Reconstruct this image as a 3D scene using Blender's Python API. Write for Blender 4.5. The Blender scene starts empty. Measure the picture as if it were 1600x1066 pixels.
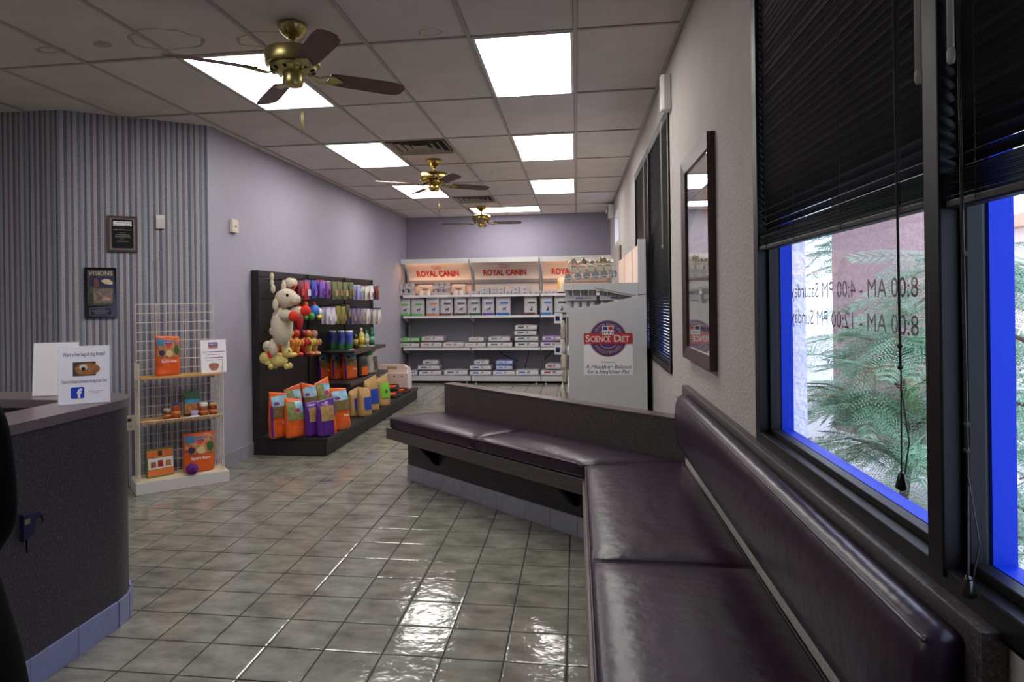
import bpy, bmesh, math, random
from mathutils import Vector, Matrix
random.seed(7)
S = bpy.context.scene
COL = S.collection
PI = math.pi

# ------------------------------------------------------------------ camera
CAMZ = 1.48
FPX, YAW, ROLL, PPX, PPY = 1073.73, 0.1444, -0.013, 744.57, 467.81   # focal length and optical centre in pixels of a 1600x1066 frame
cd = bpy.data.cameras.new('camera'); cam = bpy.data.objects.new('camera', cd); COL.objects.link(cam)
cd.sensor_fit = 'HORIZONTAL'; cd.sensor_width = 36.0; cd.lens = FPX / 1600 * 36
cd.shift_x = (800 - PPX) / 1600; cd.shift_y = -(533 - PPY) / 1600
cd.clip_start = 0.02; cd.clip_end = 200
cam.matrix_world = (Matrix.Translation((0, 0, CAMZ)) @ Matrix.Rotation(YAW, 4, 'Z') @ Matrix.Rotation(PI/2, 4, 'X') @ Matrix.Rotation(ROLL, 4, 'Z'))
S.camera = cam

# ------------------------------------------------------------------ world, exposure
W = bpy.data.worlds.new('world'); S.world = W; W.use_nodes = True
W.node_tree.nodes['Background'].inputs[0].default_value = (0.60, 0.72, 1.0, 1)
W.node_tree.nodes['Background'].inputs[1].default_value = 4.5
S.view_settings.view_transform = 'Standard'; S.view_settings.look = 'None'
S.view_settings.exposure = 0.0; S.view_settings.gamma = 1.0; S.view_settings.use_curve_mapping = False
TROFFER = 12.0          # brightness of the ceiling light panels
HEADER = 22.0           # brightness of the tubes in the shelf headers

# ------------------------------------------------------------------ measuring helpers
def ray(px, py):
    u = (px - PPX) / FPX; v = (py - PPY) / FPX
    cr, sr = math.cos(ROLL), math.sin(ROLL)
    u, v = u*cr + v*sr, -u*sr + v*cr
    c, s = math.cos(YAW), math.sin(YAW)
    return Vector((u*c - s, u*s + c, -v))
def atZ(px, py, z): d = ray(px, py); t = (z - CAMZ) / d.z; return Vector((0, 0, CAMZ)) + d*t
def atX(px, py, x): d = ray(px, py); t = x / d.x; return Vector((0, 0, CAMZ)) + d*t
def atY(px, py, y): d = ray(px, py); t = y / d.y; return Vector((0, 0, CAMZ)) + d*t
def project(x, y, z):
    c, s = math.cos(YAW), math.sin(YAW); z -= CAMZ
    a = x*c + y*s; d = -x*s + y*c
    if d < 0.05: return (-9999, -9999)
    u, v = a/d, -z/d; cr, sr = math.cos(ROLL), math.sin(ROLL)
    return (PPX + FPX*(u*cr - v*sr), PPY + FPX*(u*sr + v*cr))

# ------------------------------------------------------------------ materials
def lin(c):
    return tuple((x/255/12.92 if x/255 <= 0.04045 else ((x/255+0.055)/1.055)**2.4) for x in c) + (1.0,)
MATS = {}
def mat(name, rgb, rough=0.6, metal=0.0, var=0.0, scale=8.0, bump=0.0, bscale=60.0, rgb2=None, spec=0.5, emit=0.0, coat=0.0, detail=4.0, rand=0.0, alpha=1.0):
    if name in MATS: return MATS[name]
    m = bpy.data.materials.new(name); m.use_nodes = True; MATS[name] = m
    nt = m.node_tree; b = nt.nodes['Principled BSDF']
    b.inputs['Roughness'].default_value = rough; b.inputs['Metallic'].default_value = metal
    b.inputs['Specular IOR Level'].default_value = spec; b.inputs['Coat Weight'].default_value = coat
    b.inputs['Alpha'].default_value = alpha
    tc = nt.nodes.new('ShaderNodeTexCoord')
    c = lin(rgb)
    n = nt.nodes.new('ShaderNodeTexNoise'); n.inputs['Scale'].default_value = scale; n.inputs['Detail'].default_value = detail
    nt.links.new(tc.outputs['Object'], n.inputs['Vector'])
    mix = nt.nodes.new('ShaderNodeMixRGB')
    if rgb2: c2 = lin(rgb2)
    else: c2 = tuple(x*(1-var) for x in c[:3]) + (1,); c = tuple(min(1, x*(1+var)) for x in c[:3]) + (1,)
    mix.inputs[1].default_value = c; mix.inputs[2].default_value = c2
    cr = nt.nodes.new('ShaderNodeValToRGB'); cr.color_ramp.elements[0].position = 0.35; cr.color_ramp.elements[1].position = 0.65
    nt.links.new(n.outputs['Fac'], cr.inputs[0]); nt.links.new(cr.outputs[0], mix.inputs[0])
    out = mix.outputs[0]
    if rand:
        oi = nt.nodes.new('ShaderNodeObjectInfo'); hs = nt.nodes.new('ShaderNodeHueSaturation'); mp = nt.nodes.new('ShaderNodeMapRange')
        mp.inputs[3].default_value = 1 - rand; mp.inputs[4].default_value = 1 + rand
        nt.links.new(oi.outputs['Random'], mp.inputs[0]); nt.links.new(mp.outputs[0], hs.inputs['Value']); nt.links.new(out, hs.inputs['Color']); out = hs.outputs[0]
    nt.links.new(out, b.inputs['Base Color'])
    if bump:
        n2 = nt.nodes.new('ShaderNodeTexNoise'); n2.inputs['Scale'].default_value = bscale; n2.inputs['Detail'].default_value = 3
        nt.links.new(tc.outputs['Object'], n2.inputs['Vector'])
        bp = nt.nodes.new('ShaderNodeBump'); bp.inputs['Strength'].default_value = bump; bp.inputs['Distance'].default_value = 0.01
        nt.links.new(n2.outputs['Fac'], bp.inputs['Height']); nt.links.new(bp.outputs[0], b.inputs['Normal'])
    if emit:
        b.inputs['Emission Color'].default_value = lin(rgb); b.inputs['Emission Strength'].default_value = emit
    return m
def glass(name, tint=(1, 1, 1), refl=0.03):
    if name in MATS: return MATS[name]
    m = bpy.data.materials.new(name); m.use_nodes = True; MATS[name] = m; nt = m.node_tree
    nt.nodes.remove(nt.nodes['Principled BSDF']); out = nt.nodes['Material Output']
    t = nt.nodes.new('ShaderNodeBsdfTransparent'); t.inputs[0].default_value = tint + (1,)
    g = nt.nodes.new('ShaderNodeBsdfGlossy'); g.inputs['Roughness'].default_value = 0.0; g.inputs[0].default_value = (1, 1, 1, 1)
    lw = nt.nodes.new('ShaderNodeLayerWeight'); lw.inputs[0].default_value = 0.5
    pw = nt.nodes.new('ShaderNodeMath'); pw.operation = 'POWER'; pw.inputs[1].default_value = 5.0
    mp = nt.nodes.new('ShaderNodeMath'); mp.operation = 'MULTIPLY_ADD'; mp.inputs[1].default_value = 0.9; mp.inputs[2].default_value = refl
    nt.links.new(lw.outputs['Facing'], pw.inputs[0])
    mx = nt.nodes.new('ShaderNodeMixShader')
    nt.links.new(pw.outputs[0], mp.inputs[0]); nt.links.new(mp.outputs[0], mx.inputs[0]); nt.links.new(t.outputs[0], mx.inputs[1]); nt.links.new(g.outputs[0], mx.inputs[2]); nt.links.new(mx.outputs[0], out.inputs[0])
    return m
def film(name, rgb, alpha):      # thin clear plastic with a gloss
    if name in MATS: return MATS[name]
    m = mat(name, rgb, 0.08, alpha=alpha); return m
def speckle(name, base, light, dark, rough=0.35, scale=260):
    m = mat(name, base, rough); nt = m.node_tree; b = nt.nodes['Principled BSDF']
    tc = nt.nodes.new('ShaderNodeTexCoord'); n = nt.nodes.new('ShaderNodeTexNoise'); n.inputs['Scale'].default_value = scale; n.inputs['Detail'].default_value = 2
    r = nt.nodes.new('ShaderNodeValToRGB'); e = r.color_ramp.elements
    e[0].position = 0.36; e[0].color = lin(dark); e[1].position = 0.68; e[1].color = lin(light)
    k = e.new(0.44); k.color = lin(base); k = e.new(0.60); k.color = lin(base)
    nt.links.new(tc.outputs['Object'], n.inputs['Vector']); nt.links.new(n.outputs['Fac'], r.inputs[0]); nt.links.new(r.outputs[0], b.inputs['Base Color'])
    return m

M = {}
M['grout'] = mat('grout', (44, 42, 40), 0.8, var=0.2)
M['ceiling_tile'] = mat('ceiling_tile', (214, 206, 202), 0.9, var=0.05, scale=3, bump=0.25, bscale=140, rand=0.05)
M['grid'] = mat('ceiling_grid', (176, 168, 162), 0.6)
M['plaster'] = mat('textured_plaster', (184, 178, 175), 0.85, var=0.03, scale=5, bump=0.7, bscale=75)
M['lavender'] = mat('lavender_paint', (166, 163, 180), 0.55, var=0.02, bump=0.08, bscale=120)
M['backpaint'] = mat('slate_paint', (150, 147, 166), 0.6, var=0.02, bump=0.08, bscale=120)
M['offwhite'] = mat('offwhite_plaster', (190, 186, 182), 0.85, var=0.03)
M['stucco'] = mat('white_stucco', (225, 220, 225), 0.9, var=0.05, bump=1.0, bscale=60)
M['brown_stucco'] = mat('brown_stucco', (150, 122, 116), 0.9, var=0.12, scale=25, bump=1.0, bscale=45)
M['base_tile'] = mat('glazed_base_tile', (158, 158, 172), 0.25, var=0.08, scale=14, rand=0.06)
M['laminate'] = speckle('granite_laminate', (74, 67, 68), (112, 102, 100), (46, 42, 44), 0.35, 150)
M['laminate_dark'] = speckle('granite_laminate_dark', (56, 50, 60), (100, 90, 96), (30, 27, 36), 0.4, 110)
M['woodedge'] = mat('particle_edge', (120, 98, 84), 0.6, var=0.15, scale=90)
M['leather'] = mat('eggplant_vinyl', (44, 28, 46), 0.33, var=0.1, scale=5, bump=0.4, bscale=13, spec=0.4)
M['piping'] = mat('vinyl_piping', (52, 38, 52), 0.35)
M['black_metal'] = mat('black_frame', (17, 16, 17), 0.45, spec=0.2)
M['slat'] = mat('black_slat', (9, 8, 9), 0.5, spec=0.2)
M['blue'] = mat('blue_paint', (4, 44, 168), 0.5, spec=0.15)
M['brass'] = mat('polished_brass', (190, 165, 90), 0.16, metal=1.0)
M['antique'] = mat('antique_brass', (176, 166, 110), 0.32, metal=1.0)
M['blade'] = mat('walnut_blade', (96, 64, 52), 0.45, rgb2=(74, 50, 42), scale=12)
M['dark'] = mat('dark_gap', (20, 19, 19), 0.9)
M['white'] = mat('white_enamel', (222, 220, 218), 0.4)
M['grey_white'] = mat('grey_white_enamel', (206, 205, 208), 0.45, var=0.02)
M['cream'] = mat('cream_wire', (222, 212, 196), 0.4)
M['gond_black'] = mat('black_gondola', (34, 31, 31), 0.5, var=0.1, scale=20)
M['gond_back'] = mat('grey_gondola_back', (132, 130, 142), 0.6)
M['paper'] = mat('white_paper', (246, 243, 250), 0.7)
M['pine'] = mat('pine_board', (205, 160, 100), 0.5, rgb2=(188, 142, 84), scale=14)
M['lamp_peach'] = mat('lamp_peach_panel', (236, 206, 186), 0.6)  # warm lamp glow put into the panel colour
M['clear'] = film('clear_plastic', (235, 235, 235), 0.28)
M['skin'] = mat('skin', (200, 152, 128), 0.5)
M['hair'] = mat('dark_hair', (38, 28, 24), 0.5)
M['coat'] = mat('black_cloth', (6, 6, 6), 0.95, spec=0.1, var=0.2, scale=40)
M['ink'] = mat('dark_ink', (40, 36, 60), 0.6)
M['red'] = mat('red_print', (214, 52, 40), 0.5)

def paint(rgb, rough=0.45, var=0.06, scale=12):
    return mat('paint_%d_%d_%d_%d' % (*rgb, int(rough*100)), rgb, rough, var=var, scale=scale)

# ------------------------------------------------------------------ mesh helpers
class MB:
    def __init__(self): self.v = []; self.f = []; self.m = []
    def add(self, vs, fs, m=0):
        o = len(self.v); self.v += [tuple(p) for p in vs]; self.f += [tuple(i+o for i in q) for q in fs]; self.m += [m]*len(fs); return self
    def box(self, x0, x1, y0, y1, z0, z1, m=0):
        vs = [(x, y, z) for z in (z0, z1) for y in (y0, y1) for x in (x0, x1)]
        return self.add(vs, [(0,2,3,1),(4,5,7,6),(0,1,5,4),(2,6,7,3),(0,4,6,2),(1,3,7,5)], m)
    def prism(self, poly, z0, z1, m=0):           # polygon in plan, counter-clockwise
        n = len(poly); vs = [(x, y, z0) for x, y in poly] + [(x, y, z1) for x, y in poly]
        return self.add(vs, [tuple(range(n-1, -1, -1)), tuple(range(n, 2*n))] + [(i, (i+1) % n, n+(i+1) % n, n+i) for i in range(n)], m)
    def slab(self, poly, o, ux, uy, un, t0, t1, m=0):   # polygon in the plane (ux, uy) at o, thick from t0 to t1 along un
        o, ux, uy, un = map(Vector, (o, ux, uy, un)); n = len(poly)
        vs = [o + ux*a + uy*b + un*t0 for a, b in poly] + [o + ux*a + uy*b + un*t1 for a, b in poly]
        return self.add(vs, [tuple(range(n-1, -1, -1)), tuple(range(n, 2*n))] + [(i, (i+1) % n, n+(i+1) % n, n+i) for i in range(n)], m)
    def tube(self, pts, r, n=6, m=0, closed=False, cap=True):
        pts = [Vector(p) for p in pts]; k = len(pts); rs = r if isinstance(r, (list, tuple)) else [r]*k
        vs = []; prev = None
        for i, p in enumerate(pts):
            a = pts[(i-1) % k] if (i > 0 or closed) else p; b = pts[(i+1) % k] if (i < k-1 or closed) else p
            t = (b - a).normalized() if (b-a).length > 1e-9 else Vector((0, 0, 1))
            if prev is None:
                u = t.cross(Vector((0, 0, 1)));
                if u.length < 1e-3: u = t.cross(Vector((1, 0, 0)))
            else: u = prev - t*prev.dot(t)
            u.normalize(); w = t.cross(u); prev = u
            vs += [p + (u*math.cos(2*PI*j/n) + w*math.sin(2*PI*j/n))*rs[i] for j in range(n)]
        fs = []
        for i in range(k if closed else k-1):
            for j in range(n):
                a = i*n + j; b = i*n + (j+1) % n; c = ((i+1) % k)*n + (j+1) % n; d = ((i+1) % k)*n + j
                fs.append((a, b, c, d))
        if cap and not closed: fs += [tuple(range(n-1, -1, -1)), tuple((k-1)*n + j for j in range(n))]
        return self.add(vs, fs, m)
    def lathe(self, prof, c=(0, 0, 0), n=16, m=0, axis='z', sx=1.0, sy=1.0):   # profile of (radius, height)
        vs = []
        for r, h in prof:
            for j in range(n):
                a = 2*PI*j/n; x, y = r*math.cos(a)*sx, r*math.sin(a)*sy
                p = (x, y, h) if axis == 'z' else ((h, x, y) if axis == 'x' else (x, h, y))
                vs.append((p[0]+c[0], p[1]+c[1], p[2]+c[2]))
        k = len(prof); fs = []
        for i in range(k-1):
            for j in range(n): fs.append((i*n+j, i*n+(j+1) % n, (i+1)*n+(j+1) % n, (i+1)*n+j))
        fs += [tuple(range(n-1, -1, -1)), tuple((k-1)*n+j for j in range(n))]
        return self.add(vs, fs, m)
    def ball(self, c, r, n=12, m=0, s=(1, 1, 1), rot=None):
        k = max(5, n//2+1); prof = []
        vs = []; fs = []
        for i in range(k+1):
            t = PI*i/k
            for j in range(n):
                a = 2*PI*j/n
                p = Vector((math.sin(t)*math.cos(a)*r*s[0], math.sin(t)*math.sin(a)*r*s[1], -math.cos(t)*r*s[2]))
                if rot: p = rot @ p
                vs.append((p.x+c[0], p.y+c[1], p.z+c[2]))
        for i in range(k):
            for j in range(n): fs.append((i*n+j, i*n+(j+1) % n, (i+1)*n+(j+1) % n, (i+1)*n+j))
        return self.add(vs, fs, m)
    def mesh(self, name, mats, smooth=False):
        me = bpy.data.meshes.new(name); me.from_pydata(self.v, [], self.f)
        for x in (mats if isinstance(mats, (list, tuple)) else [mats]): me.materials.append(x)
        for p, i in zip(me.polygons, self.m): p.material_index = i; p.use_smooth = smooth
        bm = bmesh.new(); bm.from_mesh(me); bmesh.ops.remove_doubles(bm, verts=bm.verts, dist=1e-6); bmesh.ops.recalc_face_normals(bm, faces=bm.faces); bm.to_mesh(me); bm.free()
        return me
    def build(self, name, mats, parent=None, smooth=False, bevel=0.0, seg=2, auto=None):
        o = bpy.data.objects.new(name, self.mesh(name, mats, smooth)); COL.objects.link(o)
        if parent: o.parent = parent
        if bevel:
            b = o.modifiers.new('bevel', 'BEVEL'); b.width = bevel; b.segments = seg; b.limit_method = 'ANGLE'; b.angle_limit = 0.7
        if auto:
            o.data.polygons.foreach_set('use_smooth', [True]*len(o.data.polygons)); o.data.set_sharp_from_angle(angle=auto)
        return o
def place(name, me, parent, loc=(0, 0, 0), rot=(0, 0, 0)):
    o = bpy.data.objects.new(name, me); COL.objects.link(o); o.parent = parent; o.location = loc; o.rotation_euler = rot; return o
def tag(o, label=None, cat=None, group=None, kind=None):
    if label: o['label'] = label
    if cat: o['category'] = cat
    if group: o['group'] = group
    if kind: o['kind'] = kind
    return o
def thing(name, label, cat, loc=(0, 0, 0), rz=0.0, group=None):
    o = bpy.data.objects.new(name, None); COL.objects.link(o); o.empty_display_size = 0.05
    o.location = loc; o.rotation_euler = (0, 0, rz); return tag(o, label, cat, group)
def struct(o): o['kind'] = 'structure'; return o
def sroot(name, loc=(0, 0, 0), rz=0.0):
    o = bpy.data.objects.new(name, None); COL.objects.link(o); o.location = loc; o.rotation_euler = (0, 0, rz); o['kind'] = 'structure'; return o
def bm_box(w, d, h): return MB().box(-w/2, w/2, -d/2, d/2, 0, h)

_dg = None
def text_data(s, bold=0.0, shear=0.0, spacing=1.0):
    cu = bpy.data.curves.new('lettering', 'FONT'); cu.body = s; cu.size = 1.0; cu.offset = bold; cu.shear = shear; cu.space_character = spacing; cu.resolution_u = 3
    o = bpy.data.objects.new('lettering', cu); COL.objects.link(o)
    bpy.context.view_layer.update()
    me = bpy.data.meshes.new_from_object(o.evaluated_get(bpy.context.evaluated_depsgraph_get()))
    vs = [v.co.copy() for v in me.vertices]; fs = [tuple(p.vertices) for p in me.polygons]
    bpy.data.objects.remove(o); bpy.data.curves.remove(cu); bpy.data.meshes.remove(me)
    return vs, fs
def text(mb, s, o, ux, uy, width=None, height=None, bold=0.0, shear=0.0, m=0, center=True, spacing=1.0):
    """letters in the plane (ux, uy); o = centre of the line"""
    vs, fs = text_data(s, bold, shear, spacing)
    if not vs: return mb
    x0 = min(v.x for v in vs); x1 = max(v.x for v in vs); y0 = min(v.y for v in vs); y1 = max(v.y for v in vs)
    sx = width/(x1-x0) if width else None; sy = height/(y1-y0) if height else None
    if sx is None: sx = sy
    if sy is None: sy = sx
    o, ux, uy = Vector(o), Vector(ux), Vector(uy); cx = (x0+x1)/2 if center else x0; cy = (y0+y1)/2
    return mb.add([o + ux*((v.x-cx)*sx) + uy*((v.y-cy)*sy) for v in vs], fs, m)
FX, FZ = (1, 0, 0), (0, 0, 1)

def inset(poly, d):          # inset of a convex counter-clockwise polygon
    n = len(poly); out = []
    for i in range(n):
        p0, p1, p2 = Vector(poly[i-1]), Vector(poly[i]), Vector(poly[(i+1) % n])
        a = (p1-p0).normalized(); b = (p2-p1).normalized(); na = Vector((-a.y, a.x)); nb = Vector((-b.y, b.x))
        k = (na+nb); k = k/max(0.2, (1+na.dot(nb))); q = p1 + k*d; out.append((q.x, q.y))
    return out
def refine(poly, step):
    out = []
    for i, p in enumerate(poly):
        a, b = Vector(p), Vector(poly[(i+1) % len(poly)]); n = max(1, int((b-a).length/step))
        for j in range(n): q = a + (b-a)*(j/n); out.append((q.x, q.y))
    return out
# ================================================================== the room
H = 3.0; XR = 0.61; XL = -3.12; YB = 12.45
A = Vector((-3.13, 5.512)); B = Vector((-3.974, 4.843)); CW = Vector((-5.3, 4.79))

# ---- floor with single tiles
def floor_tile_material():
    m = mat('floor_tile', (150, 150, 142), 0.10, rand=0.05); nt = m.node_tree; b = nt.nodes['Principled BSDF']
    tc = nt.nodes.new('ShaderNodeTexCoord'); oi = nt.nodes.new('ShaderNodeObjectInfo')
    geo = nt.nodes.new('ShaderNodeNewGeometry')
    n = nt.nodes.new('ShaderNodeTexNoise'); n.inputs['Scale'].default_value = 7; n.inputs['Detail'].default_value = 5; n.inputs['Roughness'].default_value = 0.6
    mp = nt.nodes.new('ShaderNodeMapping'); mp.inputs['Scale'].default_value = (0.8, 1.25, 1)
    r = nt.nodes.new('ShaderNodeValToRGB'); e = r.color_ramp.elements
    e[0].position = 0.3; e[0].color = lin((106, 104, 97)); e[1].position = 0.72; e[1].color = lin((157, 155, 145)); k = e.new(0.5); k.color = lin((133, 132, 123))
    nt.links.new(geo.outputs['Position'], mp.inputs[0]); nt.links.new(mp.outputs[0], n.inputs['Vector']); nt.links.new(n.outputs['Fac'], r.inputs[0]); nt.links.new(r.outputs[0], b.inputs['Base Color'])
    n2 = nt.nodes.new('ShaderNodeTexNoise'); n2.inputs['Scale'].default_value = 16; n2.inputs['Detail'].default_value = 2
    nt.links.new(geo.outputs['Position'], n2.inputs['Vector'])
    bp = nt.nodes.new('ShaderNodeBump'); bp.inputs['Strength'].default_value = 0.10; bp.inputs['Distance'].default_value = 0.02
    nt.links.new(n2.outputs['Fac'], bp.inputs['Height']); nt.links.new(bp.outputs[0], b.inputs['Normal'])
    return m
M['floor_tile'] = floor_tile_material()
fl = MB().box(-5.4, 0.62, -2.8, 12.6, -0.12, -0.004).build('floor', M['grout']); struct(fl)
TS = 0.256
def tile_mb(mb, cx, cy, hx, hy, z=0.0):
    h = 0.003; hx -= 0.0035; hy -= 0.0035; i = 0.007
    o = [(-hx, -hy), (hx, -hy), (hx, hy), (-hx, hy)]; q = [(-hx+i, -hy+i), (hx-i, -hy+i), (hx-i, hy-i), (-hx+i, hy-i)]
    vs = [(cx+a, cy+b, z-0.006) for a, b in o] + [(cx+a, cy+b, z-0.0016) for a, b in o] + [(cx+a, cy+b, z) for a, b in q]
    fs = [(8, 9, 10, 11)] + [(i, (i+1) % 4, 4+(i+1) % 4, 4+i) for i in range(4)] + [(4+i, 4+(i+1) % 4, 8+(i+1) % 4, 8+i) for i in range(4)]
    return mb.add(vs, fs)
tile_me = tile_mb(MB(), 0, 0, TS/2, TS/2).mesh('tile', M['floor_tile'])
cells = []
for i in range(-22, 3):
    for j in range(-22, 39):
        cx = -0.0574 + (i+0.5)*TS; cy = 2.789 + (j+0.5)*TS
        if cx+TS/2 < -5.35 or cx-TS/2 > 0.6 or cy < -2.7 or cy > 12.5: continue
        if cy > 5.9 and cx < -3.2: continue
        p = project(cx, cy, 0); vis = -20 < p[0] < 1620 and p[1] < 1085 and p[1] > 0
        if cx > 0.05 and cy < 4.4: vis = False                      # under the bench
        if cx < -2.2 and cy < 3.1: vis = False                      # inside the counter
        if cx < -2.45 and 6.35 < cy < 9.9: vis = False              # under the shelf unit
        if cx > 0.0 and cy < 9.2 and cy > 5.5: vis = False
        if (cx+1.1)*0.686 + (cy-5.35)*0.728 > 0 and (cx+1.0)*0.686 + (cy-5.6)*0.728 < 0.1 and cx > -1.2: vis = False
        cells.append((0 if vis else 1, math.hypot(cx, cy), cx, cy))
cells.sort()
rest = MB(); nvis = 0
for v, d, cx, cy in cells:
    if v == 0 and nvis < 300:
        place('tile', tile_me, fl, (cx, cy, 0)); nvis += 1
    else:
        x0 = max(cx-TS/2, -5.35); x1 = min(cx+TS/2, 0.607); tile_mb(rest, (x0+x1)/2, cy, (x1-x0)/2, TS/2)
tag(rest.build('far_tiles', M['floor_tile'], fl), kind='stuff')

# ---- walls
def stripe_material():
    m = mat('striped_wallpaper', (140, 140, 150), 0.75); nt = m.node_tree; b = nt.nodes['Principled BSDF']
    tc = nt.nodes.new('ShaderNodeTexCoord'); sp = nt.nodes.new('ShaderNodeSeparateXYZ')
    mul = nt.nodes.new('ShaderNodeMath'); mul.operation = 'MULTIPLY'; mul.inputs[1].default_value = 1/0.225
    fr = nt.nodes.new('ShaderNodeMath'); fr.operation = 'FRACT'
    r = nt.nodes.new('ShaderNodeValToRGB'); r.color_ramp.interpolation = 'CONSTANT'
    lt = lin((192, 190, 188)); seq = []
    for k, (c1, c2) in enumerate((((168, 168, 178), (108, 106, 126)), ((150, 152, 164), (122, 108, 120)), ((168, 168, 178), (124, 126, 142)), ((156, 156, 168), (102, 102, 124)), ((164, 164, 176), (126, 112, 124)))):
        seq += [(0.2*k, c1), (0.2*k+0.082, None), (0.2*k+0.097, c2)] + ([(0.2*k+0.187, None)] if k % 2 else [])
    els = r.color_ramp.elements; els[0].position = 0; els[0].color = lin(seq[0][1]); els[1].position = seq[1][0]; els[1].color = lt
    for p, c in seq[2:]:
        k = els.new(p); k.color = lin(c) if c else lt
    n = nt.nodes.new('ShaderNodeTexNoise'); n.inputs['Scale'].default_value = 120; n.inputs['Detail'].default_value = 4
    mx = nt.nodes.new('ShaderNodeMixRGB'); mx.blend_type = 'OVERLAY'; mx.inputs[0].default_value = 0.8
    nt.links.new(tc.outputs['Object'], sp.inputs[0]); nt.links.new(sp.outputs[0], mul.inputs[0]); nt.links.new(mul.outputs[0], fr.inputs[0]); nt.links.new(fr.outputs[0], r.inputs[0])
    nt.links.new(tc.outputs['Object'], n.inputs['Vector']); nt.links.new(r.outputs[0], mx.inputs[1]); nt.links.new(n.outputs['Fac'], mx.inputs[2]); nt.links.new(mx.outputs[0], b.inputs['Base Color'])
    return m
M['stripes'] = stripe_material()
def wall_run(name, p, q, m):                                     # wall from p to q, seen face towards the room (right of p->q)
    d = q - p; o = MB().box(0, d.length, 0, 0.1, 0, H+0.05).build(name, m)
    o.location = (p.x, p.y, 0); o.rotation_euler = (0, 0, math.atan2(d.y, d.x)); return struct(o)
wall_run('wall_striped', B, A, M['stripes'])
wall_run('wall_entry', CW, B, M['stripes'])
struct(MB().box(XL-0.1, XL, A.y, YB+0.1, 0, H+0.05).build('wall_left', M['lavender']))
struct(MB().box(XL-0.1, XR+0.13, YB, YB+0.1, 0, H+0.05).build('wall_back', M['backpaint']))
struct(MB().box(-5.4, XR+0.13, -2.8, -2.7, 0, H+0.05).build('wall_front', M['offwhite']))
struct(MB().box(-5.4, -5.3, -2.7, 4.89, 0, H+0.05).build('wall_far_left', M['offwhite']))
WIN = [(-0.10, 2.45, 0.98, 2.72), (4.58, 7.14, 0.98, 2.72), (10.0, 11.06, 2.27, 2.79)]     # window openings in the right wall: y0, y1, z0, z1
def wall_with_holes(name, x0, x1, m):
    mb = MB(); y = -2.8
    for a, b, z0, z1 in WIN:
        mb.box(x0, x1, y, a, 0, H+0.05); mb.box(x0, x1, a, b, 0, z0); mb.box(x0, x1, a, b, z1, H+0.05); y = b
    mb.box(x0, x1, y, YB+0.1, 0, H+0.05)
    return struct(mb.build(name, m))
wall_with_holes('wall_right', XR, XR+0.096, M['plaster'])
wall_with_holes('wall_exterior', XR+0.097, XR+0.155, M['stucco'])

# ---- tiled baseboard on the left wall
def base_tile_mesh(w, h, t=0.012):
    return MB().box(-w/2+0.0015, w/2-0.0015, -t, 0, 0.001, h).mesh('base_tile', M['base_tile'])
bb = sroot('baseboard_left', (XL, 5.5, 0), PI/2)
me = base_tile_mesh(TS, 0.125)
for k in range(3): place('base_tile', me, bb, (0.13 + TS*k, 0, 0))
for k in range(7): place('base_tile', me, bb, (4.65 + TS*k, 0, 0))

# ---- ceiling: slab, grid bars, single panels, water stains
ce = struct(MB().box(-5.4, XR+0.1, -2.8, YB+0.1, H+0.04, H+0.12).build('ceiling', M['dark']))
CX = lambda k: 0.0126 - k*0.6096
RY = lambda r: 3.935 + r*1.2192
LIGHTS = [(0, 0), (0, 2), (0, 4), (3, 0), (3, 2), (3, 4), (3, -2), (6, -3)]  # last two cells hold unseen panels added to brighten the front area
VENTS = [(2, 2), (2, 5)]
def xclip(x0, x1, yc): return (max(x0, XL+0.002) if yc > 5.9 else max(x0, -5.29), min(x1, XR-0.002))
bw = 0.011
for k in range(-1, 9):
    x = CX(k)
    if x > XR or x < -5.29: continue
    y1 = YB-0.002 if x > XL else 5.6
    MB().box(x-bw, x+bw, -2.69, y1, H-0.004, H+0.03).build('runner', M['grid'], ce)
MB().box(XR-0.022, XR-0.002, -2.69, YB-0.002, H-0.004, H+0.03).build('wall_angle', M['grid'], ce)
MB().box(XL+0.002, XL+0.022, 5.55, YB-0.002, H-0.004, H+0.03).build('wall_angle', M['grid'], ce)
for r in range(-5, 7):
    y = RY(r); x0, x1 = xclip(-5.3, XR, y)
    MB().box(x0+0.001, x1-0.021, y-bw, y+bw, H-0.0035, H+0.029).build('cross_tee', M['grid'], ce)
def panel(x0, x1, y0, y1):
    w, d = x1-x0-2*bw-0.004, y1-y0-2*bw-0.004
    mb = MB().box(-w/2, w/2, -d/2, d/2, 0, 0.018)
    o = mb.build('panel', M['ceiling_tile'], ce); o.location = ((x0+x1)/2, (y0+y1)/2, H + 0.002 + random.uniform(0, 0.004)); o.rotation_euler = (random.uniform(-.003, .003), random.uniform(-.003, .003), 0)
for r in range(-6, 7):
    for k in range(-1, 9):
        y0, y1 = max(RY(r), -2.69), min(RY(r+1), YB-0.002); x0, x1 = xclip(CX(k+1), CX(k), (y0+y1)/2)
        if x1-x0 < 0.05 or y1-y0 < 0.05 or (k, r) in LIGHTS: continue
        if r == 6 and k in (1, 2): continue
        if (k, r) in VENTS: y0 += 0.6096
        panel(x0, x1, y0, y1)
for k in (1, 2): panel(CX(k+1), CX(k), 11.99, YB-0.002)
M['stain'] = mat('water_stain', (168, 142, 100), 0.95, var=0.2, scale=20, alpha=0.38)
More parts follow.
